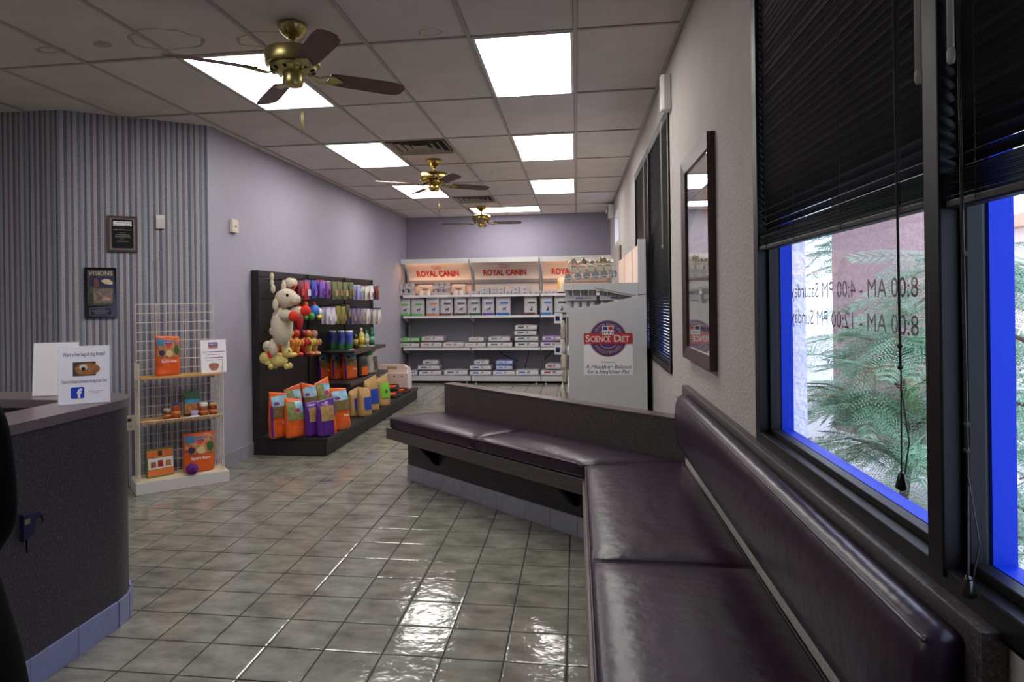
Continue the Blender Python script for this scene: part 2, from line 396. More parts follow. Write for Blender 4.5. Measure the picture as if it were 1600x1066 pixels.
def stain(cx, cy, rx, ry, w, a0=0, a1=360, fill=False):
    n = 40; vs = []; fs = []
    for i in range(n+1):
        a = math.radians(a0 + (a1-a0)*i/n); j = 1 + 0.06*math.sin(3*a) + 0.04*math.sin(7*a+1)
        ww = 0.999 if fill else w*(0.7+0.5*math.sin(5*a)**2)
        vs += [(cx+rx*j*math.cos(a), cy+ry*j*math.sin(a), H-0.0005), (cx+rx*j*(1-ww)*math.cos(a), cy+ry*j*(1-ww)*math.sin(a), H-0.0005)]
    fs = [(2*i, 2*i+1, 2*i+3, 2*i+2) for i in range(n)]
    MB().add(vs, fs).build('water_stain', M['stain'], ce)
for px, py, rx, ry, w, f in [(258, 62, .22, .16, .10, False), (160, 70, .055, .045, .5, True), (672, 50, .07, .05, .15, False), (795, 268, .22, .2, .05, False), (78, 78, .09, .05, .3, False), (420, 62, .2, .12, .1, False)]:
    p = atZ(px, py, H); stain(p.x, p.y, rx, ry, w, fill=f)

# ---- fluorescent light panels, two of them added out of view as fill
def light_material():
    m = bpy.data.materials.new('light_diffuser'); m.use_nodes = True; nt = m.node_tree; b = nt.nodes['Principled BSDF']
    b.inputs['Base Color'].default_value = (0.9, 0.88, 0.8, 1); b.inputs['Roughness'].default_value = 0.4
    b.inputs['Emission Color'].default_value = (1.0, 0.955, 0.91, 1); b.inputs['Emission Strength'].default_value = TROFFER
    return m
M['diffuser'] = light_material()
def troffer(x0, x1, y0, y1, label, group=None):
    t = thing('ceiling_light', label, 'ceiling light', ((x0+x1)/2, (y0+y1)/2, H), 0, group)
    w, d = (x1-x0)/2-bw-0.001, (y1-y0)/2-bw-0.001; f = 0.018
    MB().box(-w, w, -d, -d+f, -0.006, 0.03).box(-w, w, d-f, d, -0.006, 0.03).box(-w, -w+f, -d+f, d-f, -0.006, 0.03).box(w-f, w, -d+f, d-f, -0.006, 0.03).build('frame', M['white'], t)
    MB().box(-w+f, w-f, -d+f, d-f, 0.0, 0.012).build('diffuser', M['diffuser'], t)
LL = {(0, 0): 'lit fluorescent ceiling panel level with the framed picture, in the row by the windows',
      (0, 2): 'middle lit fluorescent ceiling panel in the row beside the window wall',
      (0, 4): 'lit fluorescent ceiling panel by the window wall, closest to the slate back wall',
      (3, 0): 'lit fluorescent ceiling panel partly hidden behind the blades of the antique brass fan',
      (3, 2): 'lit fluorescent ceiling panel directly beside the square ceiling vent, between two fans',
      (3, -2): 'added unseen fill light panel above the open floor between counter and bench end',
      (6, -3): 'added unseen fill light panel above the entry wall end of the reception desk',
      (3, 4): 'lit fluorescent ceiling panel crossed by a blade of the middle fan'}
for k, r in LIGHTS: troffer(CX(k+1), CX(k), RY(r), RY(r+1), LL[(k, r)])
troffer(CX(3)+0.05, CX(1)+0.02, 11.29, 11.98, 'lit fluorescent panel set crosswise above the header shelves at the back wall')

# ---- ceiling vents
for (k, r), lab in zip(VENTS, ('square louvred ceiling vent with dusty vanes beside the light panel', 'square louvred ceiling vent close to the fan at the back wall')):
    t = thing('ceiling_vent', lab, 'vent', ((CX(k)+CX(k+1))/2, RY(r)+0.3048, H))
    MB().box(-0.28, 0.28, -0.28, 0.28, 0.012, 0.03).build('duct', M['dark'], t)
    for i, w in enumerate((0.288, 0.215, 0.145, 0.08)):
        z0, z1 = -0.012+0.004*i, 0.012; g = 0.036
        mb = MB()
        for sx, sy in ((1, 0), (-1, 0), (0, 1), (0, -1)):
            a, b = (w, w-g)
            if sx: vs = [(sx*a, -a, z0), (sx*a, a, z0), (sx*b, b, z1), (sx*b, -b, z1)]
            else: vs = [(-a, sy*a, z0), (a, sy*a, z0), (b, sy*b, z1), (-b, sy*b, z1)]
            mb.add(vs + [(x, y, z-0.003) for x, y, z in vs], [(0, 1, 2, 3), (4, 5, 6, 7), (0, 1, 5, 4), (2, 3, 7, 6), (1, 2, 6, 5), (0, 3, 7, 4)])
        mb.build('frame' if i == 0 else 'vane_ring', mat('vent_metal', (150, 140, 132), 0.6), t)
    MB().box(-0.045, 0.045, -0.045, 0.045, 0.0, 0.004).build('centre_plate', MATS['vent_metal'], t)
# ================================================================== windows and blinds
def window_unit(name, y0, y1, z0, z1, letters=False):
    r = sroot(name, (XR, y0, z0)); w = y1-y0; h = z1-z0; mid = w/2 - 0.03
    if letters: mid = 1.389 - 0.03
    fm = 0.055; D = 0.056                          # dark frame, face width and depth
    # inner frame standing a little proud of the wall
    MB().box(-0.012, D, 0, fm, 0, h).box(-0.012, D, w-fm, w, 0, h).box(-0.012, D, fm, w-fm, 0, 0.045).box(-0.012, D, fm, w-fm, h-fm, h).build('frame', M['black_metal'], r, bevel=0.003)
    MB().box(0.018, D-0.012, fm, fm+0.016, 0.04, h-fm).box(0.018, D-0.012, w-fm-0.016, w-fm, 0.04, h-fm).box(0.018, D-0.012, fm, w-fm, 0.045, 0.062).build('glazing_stop', M['black_metal'], r, bevel=0.002)
    MB().box(-0.016, D, mid-0.026, mid+0.026, 0.03, h-0.02).box(0.015, D-0.012, mid-0.042, mid+0.042, 0.04, h-fm).build('mullion', M['black_metal'], r, bevel=0.003)
    B0, B1 = D+0.001, 0.094
    MB().box(B0, B1, 0.0, 0.06, 0, h).box(B0, B1, w-0.06, w, 0, h).box(B0, B1, 0.06, w-0.06, 0, 0.055).box(B0, B1, 0.06, w-0.06, h-0.06, h).box(B0, B1, mid-0.03, mid+0.03, 0.05, h-0.06).build('outer_frame', M['blue'], r)
    panes = []
    for a, b in ((fm, mid-0.026), (mid+0.026, w-fm)):
        panes.append(MB().box(0.042, 0.046, a-0.002, b+0.002, 0.05, h-fm+0.002).build('pane', glass('window_glass'), r))
    return r, panes
w1, panes = window_unit('window_1', *WIN[0], letters=True)
w2, _ = window_unit('window_2', *WIN[1])
# opening hours on the glass, lettered for readers outside
mb = MB(); ink = mat('window_lettering', (74, 48, 52), 0.6)
UY = (0, 1, 0)
for s, z in (('8:00 AM - 4:00 PM Saturday', 1.487), ('8:00 AM - 12:00 PM Sunday', 1.410)):
    text(mb, s, (0.048, (1.446+2.245)/2 - WIN[0][0], z - WIN[0][2]), UY, FZ, width=0.799, height=0.055)
mb.build('lettering', ink, panes[1])
# small high window at the end of the right wall
r = sroot('window_3', (XR, WIN[2][0], WIN[2][2]))
w, h = WIN[2][1]-WIN[2][0], WIN[2][3]-WIN[2][2]
MB().box(0.0, 0.09, 0, 0.05, 0, h).box(0, 0.09, w-0.05, w, 0, h).box(0, 0.09, 0.05, w-0.05, 0, 0.05).box(0, 0.09, 0.05, w-0.05, h-0.05, h).box(0.03, 0.09, w/2-0.02, w/2+0.02, 0.05, h-0.05).build('frame', M['white'], r)
MB().box(0.06, 0.064, 0.05, w-0.05, 0.05, h-0.05).build('pane', glass('window_glass'), r)

def slat_mesh(L):
    n = 4; mb = MB(); vs = []; wd = 0.0125
    for i in range(n+1):
        t = -1 + 2*i/n; vs += [(t*wd, 0, 0.0022*(1-t*t)), (t*wd, L, 0.0022*(1-t*t))]
    up = len(vs); vs += [(x, y, z-0.0006) for x, y, z in vs]
    fs = [(2*i, 2*i+1, 2*i+3, 2*i+2) for i in range(n)] + [(up+2*i, up+2*i+2, up+2*i+3, up+2*i+1) for i in range(n)]
    fs += [(0, up, up+1, 1), (2*n, 2*n+1, up+2*n+1, up+2*n)]
    return mb.add(vs, fs).mesh('slat', M['slat'])
cordm = mat('black_cord', (24, 22, 24), 0.7)
def blind(y0, y1, zbot, ztop, label, single, stack, wand_y=None, cord_y=None, x=XR+0.004, wand_len=0.62, cord_z=1.05):
    t = thing('window_blind', label, 'blind', (x, y0, zbot)); L = y1-y0; h = ztop-zbot
    MB().box(-0.014, 0.014, 0, L, h-0.028, h).build('headrail', M['slat'], t, bevel=0.002)
    MB().box(-0.013, 0.013, 0, L, 0, 0.014).build('bottom_rail', M['slat'], t, bevel=0.003)
    pitch = 0.0215; z = 0.016
    sm = slat_mesh(L-0.006); mb = MB()
    sv = [tuple(v.co) for v in sm.vertices]; sf = [tuple(p.vertices) for p in sm.polygons]
    for i in range(stack):
        mb.add([(a + random.uniform(-.001, .001), b+0.003, c + z) for a, b, c in sv], sf); z += 0.0034
    if stack: tag(mb.build('slat_stack', M['slat'], t), kind='stuff')
    z += 0.012; k = 0; far = MB()
    while z < h-0.035:
        tilt = math.radians(58 - (30*max(0, 1-k/5) if single else 0) + random.uniform(-3, 3))
        ca, sa = math.cos(tilt), math.sin(tilt)
        if single: place('slat', sm, t, (0, 0.003, z), (0, tilt, random.uniform(-.002, .002)))
        else: far.add([(a*ca + c*sa, b+0.003, z - a*sa + c*ca) for a, b, c in sv], sf)
        z += pitch; k += 1
    if not single: tag(far.build('slats', M['slat'], t), kind='stuff')
    for yy in ((0.09, L*0.35, L*0.66, L-0.09) if single else (0.15, L/2, L-0.15)):
        MB().tube([(-0.0145, yy, 0.004), (-0.0145, yy, h-0.02)], 0.0009, 4).build('ladder_cord', cordm, t)
    if wand_y is not None:
        o = MB(); o.tube([(-0.028, wand_y, h-0.02), (-0.04, wand_y, h-0.06), (-0.036, wand_y+0.004, h-0.06-wand_len)], 0.005, 6); o.lathe([(0.0045, -0.006), (0.0065, 0), (0.0065, 0.012), (0.005, 0.018)], (-0.036, wand_y+0.004, h-0.07-wand_len), 8)
        o.build('tilt_wand', film('wand_plastic', (215, 212, 200), 0.55), t, smooth=True)
    if cord_y is not None:
        zz = cord_z - zbot; mid = (zz + h)*0.5
        c = MB().tube([(-0.022, cord_y, h-0.02), (-0.03, cord_y+0.006, mid), (-0.03, cord_y-0.002, zz+0.18), (-0.03, cord_y+0.001, zz)], 0.0016, 5)
        c.tube([(-0.022, cord_y+0.018, h-0.02), (-0.03, cord_y+0.010, mid), (-0.03, cord_y+0.002, zz+0.2)], 0.0016, 5)
        c.tube([(-0.03, cord_y, zz+0.17), (-0.03, cord_y-0.03, zz+0.07), (-0.03, cord_y-0.012, zz+0.01), (-0.03, cord_y+0.001, zz)], 0.0013, 5)
        for q in (0.2, 0.24, 0.5): c.ball((-0.03, cord_y+0.001, zz+q), 0.005, 6)
        co = c.build('pull_cord', cordm, t)
        MB().lathe([(0.003, 0.03), (0.006, 0.024), (0.010, 0.006), (0.011, 0), (0.006, -0.004)], (-0.03, cord_y+0.001, zz-0.02), 10).build('tassel', mat('black_tassel', (22, 20, 20), 0.2), co, smooth=True)
    return t
WL1 = 2.63 - atX(1434, 124, XR-0.036).z; WL2 = 2.63 - atX(1484, 92, XR-0.036).z
pc = atX(1406, 500, XR-0.026)
blind(1.292, 2.392, 1.628, 2.70, 'black slatted blind half raised over the window pane with lettering', True, 14, wand_y=atX(1432, 60, XR-0.036).y-1.292, cord_y=pc.y-1.292, wand_len=WL1, cord_z=1.145)
blind(-0.04, 1.228, 1.618, 2.70, 'black slatted blind half raised over the plain pane with blue outer frame', True, 14, wand_y=atX(1483, 40, XR-0.036).y+0.04, cord_y=1.14+0.04, wand_len=WL2, cord_z=1.04)
blind(4.64, 5.79, 1.03, 2.68, 'fully lowered black blind on the window pane behind the display with round emblem', False, 0, wand_y=0.12, wand_len=0.8)
blind(5.87, 7.08, 1.03, 2.68, 'fully lowered black blind on the window pane toward the back wall', False, 0, wand_y=0.1, wand_len=0.8)

# ================================================================== outdoors
gr = MB().box(XR+0.155, 14, -6, 30, -0.3, -0.15).build('ground', mat('pale_concrete', (196, 188, 180), 0.9, var=0.1)); struct(gr)
pl = MB().box(-0.55, 0.55, -0.55, 0.55, 0, 5.2).build('stucco_pillar', M['brown_stucco']); pl.location = (3.75, 8.5, -0.15); pl.rotation_euler = (0, 0, 0.25)
tag(pl, 'square brown stucco pillar standing outside behind the feathery tree', 'pillar')
nb = thing('neighbour_building', 'pale building across the lot beyond the feathery tree', 'building', (11.0, 12.0, -0.15))
MB().box(-0.2, 0.2, -9, 12, 0, 3.2).build('wall', mat('pale_wall', (214, 196, 184), 0.9), nb); MB().box(-0.6, 0.3, -9.2, 12.2, 3.2, 3.5).build('roof_edge', mat('tan_roof', (190, 150, 120), 0.8), nb)
for k in range(5): MB().box(-0.22, -0.18, -7+3.6*k, -5.2+3.6*k, 0.9, 2.3).build('window', mat('dark_pane', (70, 80, 96), 0.1), nb)

def frond_mesh(seed, L=0.46):
    rr = random.Random(seed); mb = MB(); N = 11
    pts = [(0, L*i/8, -0.09*(i/8)**2) for i in range(9)]
    mb.tube(pts, [0.0022-0.0002*i for i in range(9)], 4, m=1)
    for i in range(N):
        t = 0.14 + 0.86*i/N; y = L*t; zc = -0.09*t*t
        pl_ = 0.105*math.sin(PI*min(1, 0.25+0.72*t))+0.02
        for sd in (-1, 1):
            ang = math.radians(62 - 18*t + rr.uniform(-6, 6)); dx, dy = math.sin(ang)*sd, math.cos(ang); K = 7
            for j in range(K):
                q = pl_*(j+0.8)/K; bx, by = dx*q, y + dy*q; bz = zc - 0.018*(q/0.1)**2
                ll = 0.021*(1-0.35*j/K)
                for s2 in (-1, 1):
                    lx, ly = dx*0.55 - dy*s2*0.84, dy*0.55 + dx*s2*0.84; nx, ny = -ly*0.22, lx*0.22
                    mb.add([(bx, by, bz), (bx+(lx*.5+nx)*ll, by+(ly*.5+ny)*ll, bz+0.001), (bx+lx*ll, by+ly*ll, bz-0.002), (bx+(lx*.5-nx)*ll, by+(ly*.5-ny)*ll, bz+0.001)], [(0, 1, 2, 3)])
    me = mb.mesh('frond', [mat('leaf_green', (84, 128, 86), 0.5, rgb2=(134, 170, 136), scale=30), mat('leaf_stem', (96, 110, 66), 0.6)])
    return me
FR = [frond_mesh(i) for i in range(3)]
bark = mat('bark', (92, 74, 62), 0.9, var=0.2, scale=20, bump=0.6)
def tree(loc, h, nb_, nf, label, spread, seed, sc=1.0):
    rr = random.Random(seed); t = thing('feathery_tree', label, 'tree', loc)
    trunk = [(0.03*math.sin(i), 0.03*math.cos(1.3*i), h*i/6) for i in range(7)]
    MB().tube(trunk, [0.036-0.004*i for i in range(7)], 8).build('trunk', bark, t, smooth=True)
    tips = []
    for b in range(nb_):
        a = rr.uniform(0, 2*PI); k = rr.randint(1, 5); p0 = Vector(trunk[k]); ln = spread*rr.uniform(0.5, 1.0)
        pts = [p0 + Vector((math.cos(a)*ln*s, math.sin(a)*ln*s, 0.35*ln*math.sin(s*1.9))) for s in (0, .25, .5, .75, 1)]
        MB().tube(pts, [0.018, 0.014, 0.011, 0.008, 0.004], 5).build('branch', bark, t, smooth=True); tips.append(pts)
    for f in range(nf):
        pts = tips[f % len(tips)]; s = rr.uniform(0.35, 1.0); i = min(3, int(s*4)); p = pts[i].lerp(pts[i+1], s*4-i)
        o = place('frond', FR[f % 3], t, p, (rr.uniform(-0.7, 0.25), rr.uniform(-0.5, 0.5), rr.uniform(0, 2*PI))); k = sc*rr.uniform(0.75, 1.25); o.scale = (k, k, k)
tree((2.5, 5.75, -0.15), 1.7, 26, 285, 'feathery green tree growing close outside the lettered window', 0.9, 5, 1.2)
tree((2.35, 3.55, -0.15), 1.9, 14, 120, 'feathery green tree growing outside the plain window pane', 0.7, 11, 1.0)
tree((5.6, 12.6, -0.15), 2.9, 18, 190, 'larger feathery tree farther out beyond the stucco pillar', 1.7, 23, 2.2)
# ================================================================== bench
bt = Vector((0.728, -0.686)); bn = Vector((0.686, 0.728)); L0 = Vector((-1.543, 5.41))
def bp_(a, b): q = L0 + bt*a + bn*b; return (q.x, q.y)
Q = bp_(2.152, 0); XW = 0.607; YE = 1.075
def onwall(b): a = (XW - L0.x - bn.x*b)/bt.x; return bp_(a, b)
K = onwall(0.515)
bench = thing('waiting_bench', 'eggplant vinyl waiting bench with granite laminate base, angled along window wall', 'bench')
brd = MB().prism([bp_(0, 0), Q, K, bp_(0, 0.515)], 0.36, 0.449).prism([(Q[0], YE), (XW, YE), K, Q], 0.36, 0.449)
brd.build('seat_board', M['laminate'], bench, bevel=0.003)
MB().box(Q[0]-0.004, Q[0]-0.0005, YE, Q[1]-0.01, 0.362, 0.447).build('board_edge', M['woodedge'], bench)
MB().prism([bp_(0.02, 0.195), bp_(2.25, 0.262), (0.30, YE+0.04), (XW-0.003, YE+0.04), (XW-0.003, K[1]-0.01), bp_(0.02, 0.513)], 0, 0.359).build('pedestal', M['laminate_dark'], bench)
dv = MB().prism([bp_(0.1, 0.516), K[:1] + (K[1]+0.001,), onwall(0.62), bp_(0.1, 0.62)], 0, 0.765).build('divider', M['laminate'], bench)
MB().prism([bp_(0.095, 0.510), onwall(0.510), onwall(0.626), bp_(0.095, 0.626)], 0.765, 0.772).build('top_cap', speckle('granite_top_sheen', (98, 86, 84), (128, 114, 110), (66, 60, 60), 0.28), dv)  # same laminate, the reflection on its top put into a lighter colour
# skirting tiles on the pedestal
p0, p1 = Vector(bp_(0.02, 0.195)), Vector(bp_(2.25, 0.262)); d = (p1-p0); sk = math.atan2(d.y, d.x); d.normalize(); tw = 0.232
me = base_tile_mesh(tw, 0.126)
for k in range(9):
    q = p0 + d*(tw*(k+0.5)+0.002); place('base_tile', me, bench, (q.x, q.y, 0), (0, 0, sk))
for a in (0.42, 1.86):
    o = Vector(bp_(a, 0.195 + 0.03*a)); c = MB().slab([(0, 0), (-0.17, 0), (-0.17, -0.02), (-0.02, -0.17), (0, -0.17)], (o.x, o.y, 0.3595), (bn.x, bn.y, 0), (0, 0, 1), (bt.x, bt.y, 0), -0.02, 0.02); c.build('bracket', M['black_metal'], bench)
def cushion(poly, z0, z1, parent, crown=0.012, name='seat_cushion'):
    base = refine(poly, 0.09); rings = [(0.010, z0), (0.0, z0+0.012), (0.0, z1-0.024), (0.006, z1-0.010), (0.02, z1-0.002), (0.06, z1+crown*0.6), (0.13, z1+crown), (0.2, z1+crown*1.1)]
    vs = []; n = len(base); cx = sum(p[0] for p in base)/n; cy = sum(p[1] for p in base)/n
    for i, (ins, z) in enumerate(rings):
        ip = inset(poly, ins); rp = []
        for e in range(len(poly)):
            a, b = Vector(ip[e]), Vector(ip[(e+1) % len(poly)]); la = (Vector(poly[(e+1) % len(poly)]) - Vector(poly[e])).length; m_ = max(1, int(la/0.09))
            for j in range(m_): q = a + (b-a)*(j/m_); rp.append((q.x, q.y))
        vs += [(x, y, z) for x, y in rp]
    fs = []
    for i in range(len(rings)-1):
        for j in range(n): fs.append((i*n+j, i*n+(j+1) % n, (i+1)*n+(j+1) % n, (i+1)*n+j))
    fs += [tuple(range(n-1, -1, -1)), tuple((len(rings)-1)*n+j for j in range(n))]
    o = MB().add(vs, fs).build(name, M['leather'], parent, smooth=True)
    MB().tube([(x, y, z1-0.012) for x, y in refine(inset(poly, 0.001), 0.09)], 0.0035, 6, closed=True).build('piping', M['piping'], o, smooth=True)
    MB().tube([(x, y, z0+0.01) for x, y in refine(inset(poly, 0.001), 0.09)], 0.0035, 6, closed=True).build('piping', M['piping'], o, smooth=True)
    return o
zc0, zc1 = 0.450, 0.538
xf = Q[0] + 0.012
def on_mitre(b):     # point of the mitre between the two runs, b from 0 (front) to 1 (wall)
    return (Q[0] + (K[0]-Q[0])*b, Q[1] + (K[1]-Q[1])*b)
m0, m1 = on_mitre(0.02), on_mitre(0.985)
cushion([bp_(0.05, 0.008), bp_(1.157, 0.008), bp_(1.157, 0.505), bp_(0.05, 0.505)], zc0, zc1, bench)
cushion([bp_(1.163, 0.008), (m0[0]-0.006, m0[1]+0.016), (m1[0]-0.015, m1[1]+0.003), bp_(1.163, 0.505)], zc0, zc1, bench)
cushion([(xf, 2.512), (XW-0.008, 2.512), (m1[0], m1[1]-0.012), (xf, m0[1]-0.006)], zc0, zc1, bench)
cushion([(xf, YE+0.01), (XW-0.008, YE+0.01), (XW-0.008, 2.502), (xf, 2.502)], zc0, zc1, bench)
# rail and upholstered back on the wall
rail = MB().box(0.572, XW, 1.085, 3.93, 0.68, 0.99).build('back_rail', M['laminate'], bench, bevel=0.003)
bk = MB(); prof = [(0.571, 0.690), (0.530, 0.690), (0.512, 0.705), (0.502, 0.76), (0.500, 0.84), (0.508, 0.92), (0.522, 0.955), (0.545, 0.967), (0.571, 0.962)]
ys = [1.13, 1.137, 1.15] + [1.15 + (3.72-1.15)*i/14 for i in range(1, 14)] + [3.72, 3.733, 3.74]
vs = []
for iy, y in enumerate(ys):
    e = {0: 0.016, 1: 0.005}.get(min(iy, len(ys)-1-iy), 0.0)
    for x, z in prof: vs.append((x + (e if x < 0.56 else 0), y, z - (e*0.6 if z > 0.9 else 0) + (e*0.6 if z < 0.75 else 0)))
n = len(prof); fs = [(i*n+j, i*n+(j+1) % n, (i+1)*n+(j+1) % n, (i+1)*n+j) for i in range(len(ys)-1) for j in range(n)] + [tuple(range(n)), tuple((len(ys)-1)*n+j for j in range(n-1, -1, -1))]
bko = bk.add(vs, fs).build('backrest', M['leather'], bench, smooth=True)
MB().tube([(0.516, y, 0.952) for y in ys], 0.0035, 6).build('piping', M['piping'], bko, smooth=True)

# ================================================================== reception counter
ct = thing('reception_counter', 'dark speckled laminate reception counter with rounded corner and daylight-tinted tile skirting', 'counter', (0, 0, 0))
def corner_path(x, yn, r, y0, xw, n=12):       # up along x, round the corner, then left along yn
    pts = [(x, y0), (x, yn-r)] + [(x-r+r*math.cos(a), yn-r+r*math.sin(a)) for a in [PI/2*i/n for i in range(1, n)]] + [(x-r, yn), (xw, yn)]
    return pts
CY0, CXW = 0.05, -4.6
outer = corner_path(-2.10, 3.16, 0.29, CY0, CXW); inner = [(-2.20, CY0), (-2.20, 2.87), (-2.39, 3.06), (CXW, 3.06)]
def band(outer, inner, z0, z1): return MB().prism(outer + inner[::-1], z0, z1)
band(outer, [(-2.20, CY0), (-2.20, 2.93), (-2.33, 3.06), (CXW, 3.06)], 0.0, 0.994).build('front_panel', M['laminate_dark'], ct, auto=0.6)
band(corner_path(-2.088, 3.172, 0.30, CY0-0.012, CXW), [(-2.35, CY0-0.012), (-2.35, 2.90), (CXW, 2.90)], 0.995, 1.034).build('ledge', speckle('ledge_laminate', (104, 92, 96), (134, 120, 122), (74, 66, 72), 0.3), ct, auto=0.6)
MB().prism([(-2.201, CY0), (-2.201, 2.85), (-2.40, 3.055), (CXW, 3.055), (CXW, 2.4), (-2.8, 2.4), (-2.8, CY0)], 0.70, 0.74).build('desk_top', mat('dark_desk', (40, 36, 38), 0.5), ct)
ctile = mat('daylight_blue_tile', (140, 144, 186), 0.3, var=0.06, scale=14, rand=0.05)  # bluish daylight put into the colour of the counter's base tiles
me = MB().box(-0.1265, 0.1265, -0.012, 0, 0.001, 0.118).mesh('base_tile', ctile)
for k in range(11): place('base_tile', me, ct, (-2.10, 2.87-0.128-0.256*k, 0), (0, 0, PI/2))
me2 = MB().box(-0.0435, 0.0435, -0.012, 0, 0.001, 0.118).mesh('base_tile', ctile)
for k in range(5):
    a = PI/2*(k+0.5)/5; place('base_tile', me2, ct, (-2.39+0.29*math.cos(a), 2.87+0.29*math.sin(a), 0), (0, 0, PI/2+a))
for k in range(5): place('base_tile', me, ct, (-2.39-0.128-0.256*k, 3.16, 0), (0, 0, PI))
# small blue leash pouch hanging on the counter front
q = atX(50, 810, -2.09)
lp = thing('leash_pouch', 'small dark blue pouch with metal clip hanging on the counter front', 'pouch', (-2.098, q.y, q.z)); lp.scale = (0.8, 0.62, 0.62)
MB().slab([(-0.08, 0.045), (0.06, 0.03), (0.075, 0.0), (0.02, -0.02), (0.0, -0.1), (-0.08, -0.12)], (0, 0, 0), (0, 1, 0), (0, 0, 1), (1, 0, 0), -0.001, 0.02).build('body', mat('blue_nylon', (20, 20, 60), 0.9), lp, bevel=0.004)
MB().box(0.021, 0.024, -0.075, -0.035, -0.02, 0.01).build('badge', mat('dull_brass', (110, 110, 80), 0.4), lp)
MB().tube([(0.012, 0.055, 0.028), (0.012, 0.072, 0.012)], 0.005, 6).build('clip', mat('dull_steel', (170, 170, 175), 0.3, metal=0.8), lp)
MB().tube([(0.012, 0.072, 0.01), (0.012, 0.08, -0.03), (0.012, 0.082, -0.05)], 0.004, 5).build('strap', M['coat'], lp)
MB().tube([(0.012, -0.05, -0.1), (0.012, -0.048, -0.16), (0.012, -0.045, -0.2)], 0.004, 5).build('strap', M['coat'], lp)

# signs standing on the counter
def holder(loc, rz, w, h, label, printed):
    t = thing('counter_sign', label, 'sign', loc, rz)
    ca, sa = math.cos(0.10), math.sin(0.10); up = Vector((0, sa, ca)); nrm = Vector((0, -ca, sa)); ux = Vector((1, 0, 0))
    MB().slab([(-w/2, 0.002), (w/2, 0.002), (w/2, h), (-w/2, h)], (0, 0, 0), ux, up, nrm, -0.0012, 0.0012).slab([(-w/2, 0), (w/2, 0), (w/2, 0.09), (-w/2, 0.09)], (0, 0, 0.0005), ux, (0, 1, 0), (0, 0, 1), 0, 0.002).build('acrylic_stand', film('acrylic', (240, 238, 245), 0.35), t)
    sh = MB().slab([(-w/2+0.003, 0.004), (w/2-0.003, 0.004), (w/2-0.003, h-0.003), (-w/2+0.003, h-0.003)], (0, 0, 0), ux, up, nrm, 0.0013, 0.0018).build('sheet', M['paper'], t)
    if printed:
        e = nrm*0.0024; pt = lambda x, y: ux*x + up*y + e
        mb = MB(); text(mb, 'Want a free bag of dog treats?', pt(0, h*0.845), ux, up, width=w*0.8, height=h*0.085, bold=0.008)
        text(mb, "'Check in' on Facebook and receive a free bag of Lean Treats!", pt(0, h*0.385), ux, up, width=w*0.86, height=h*0.075, bold=0.008)
        text(mb, 'Ask our front desk team', pt(w*0.22, h*0.215), ux, up, width=w*0.28, height=h*0.014); text(mb, 'for more details', pt(w*0.20, h*0.185), ux, up, width=w*0.15, height=h*0.014)
        mb.build('lettering', mat('purple_print', (92, 70, 128), 0.6), sh)
        def rect(x0, x1, y0, y1, m, nm, k=1.0): return MB().slab([(x0, y0), (x1, y0), (x1, y1), (x0, y1)], e*0, ux, up, nrm, 0.0019, 0.0019+0.0004*k).build(nm, m, sh)
        rect(-w*0.22, w*0.22, h*0.48, h*0.72, mat('photo_ground', (96, 78, 58), 0.5, rgb2=(52, 56, 50), scale=30), 'photo')
        mb = MB(); mb.slab([(0.05*math.cos(a)*1.0+0.012, h*0.595+0.027*math.sin(a)) for a in [2*PI*i/16 for i in range(16)]], (0, 0, 0), ux, up, nrm, 0.0024, 0.0027)
        mb.build('photo_dog', mat('photo_fur', (186, 120, 66), 0.6, rgb2=(150, 92, 50), scale=60), sh)
        MB().slab([(-0.004+0.016*math.cos(a), h*0.625+0.014*math.sin(a)) for a in [2*PI*i/12 for i in range(12)]], (0, 0, 0), ux, up, nrm, 0.0028, 0.0031).build('photo_muzzle', paint((222, 212, 200)), sh)
        MB().slab([(-0.004+0.009*math.cos(a), h*0.60+0.008*math.sin(a)) for a in [2*PI*i/12 for i in range(12)]], (0, 0, 0), ux, up, nrm, 0.0032, 0.0035).build('photo_nose', paint((20, 18, 30)), sh)
        c = 0.006; x0, x1, y0, y1 = -w*0.26, -w*0.005, h*0.105, h*0.295
        rp = []
        for cx, cy, a0 in ((x1-c, y0+c, -90), (x1-c, y1-c, 0), (x0+c, y1-c, 90), (x0+c, y0+c, 180)):
            for i in range(4): a = math.radians(a0+30*i); rp.append((cx+c*math.cos(a), cy+c*math.sin(a)))
        MB().slab(rp, (0, 0, 0), ux, up, nrm, 0.0019, 0.0024).build('logo_square', mat('logo_blue', (36, 66, 190), 0.4), sh)
        mb = MB(); text(mb, 'f', pt(-w*0.095, h*0.19) + nrm*0.0004, ux, up, height=h*0.16, bold=0.05); mb.build('logo_letter', M['paper'], sh)
    return t
holder((-2.18, 2.785, 1.034), 0.62, 0.205, 0.262, 'clear acrylic counter sign offering a free bag of dog treats', True)
holder((-2.53, 3.03, 1.034), 0.35, 0.205, 0.262, 'plain back of a second acrylic sign holder behind the printed sign', False)

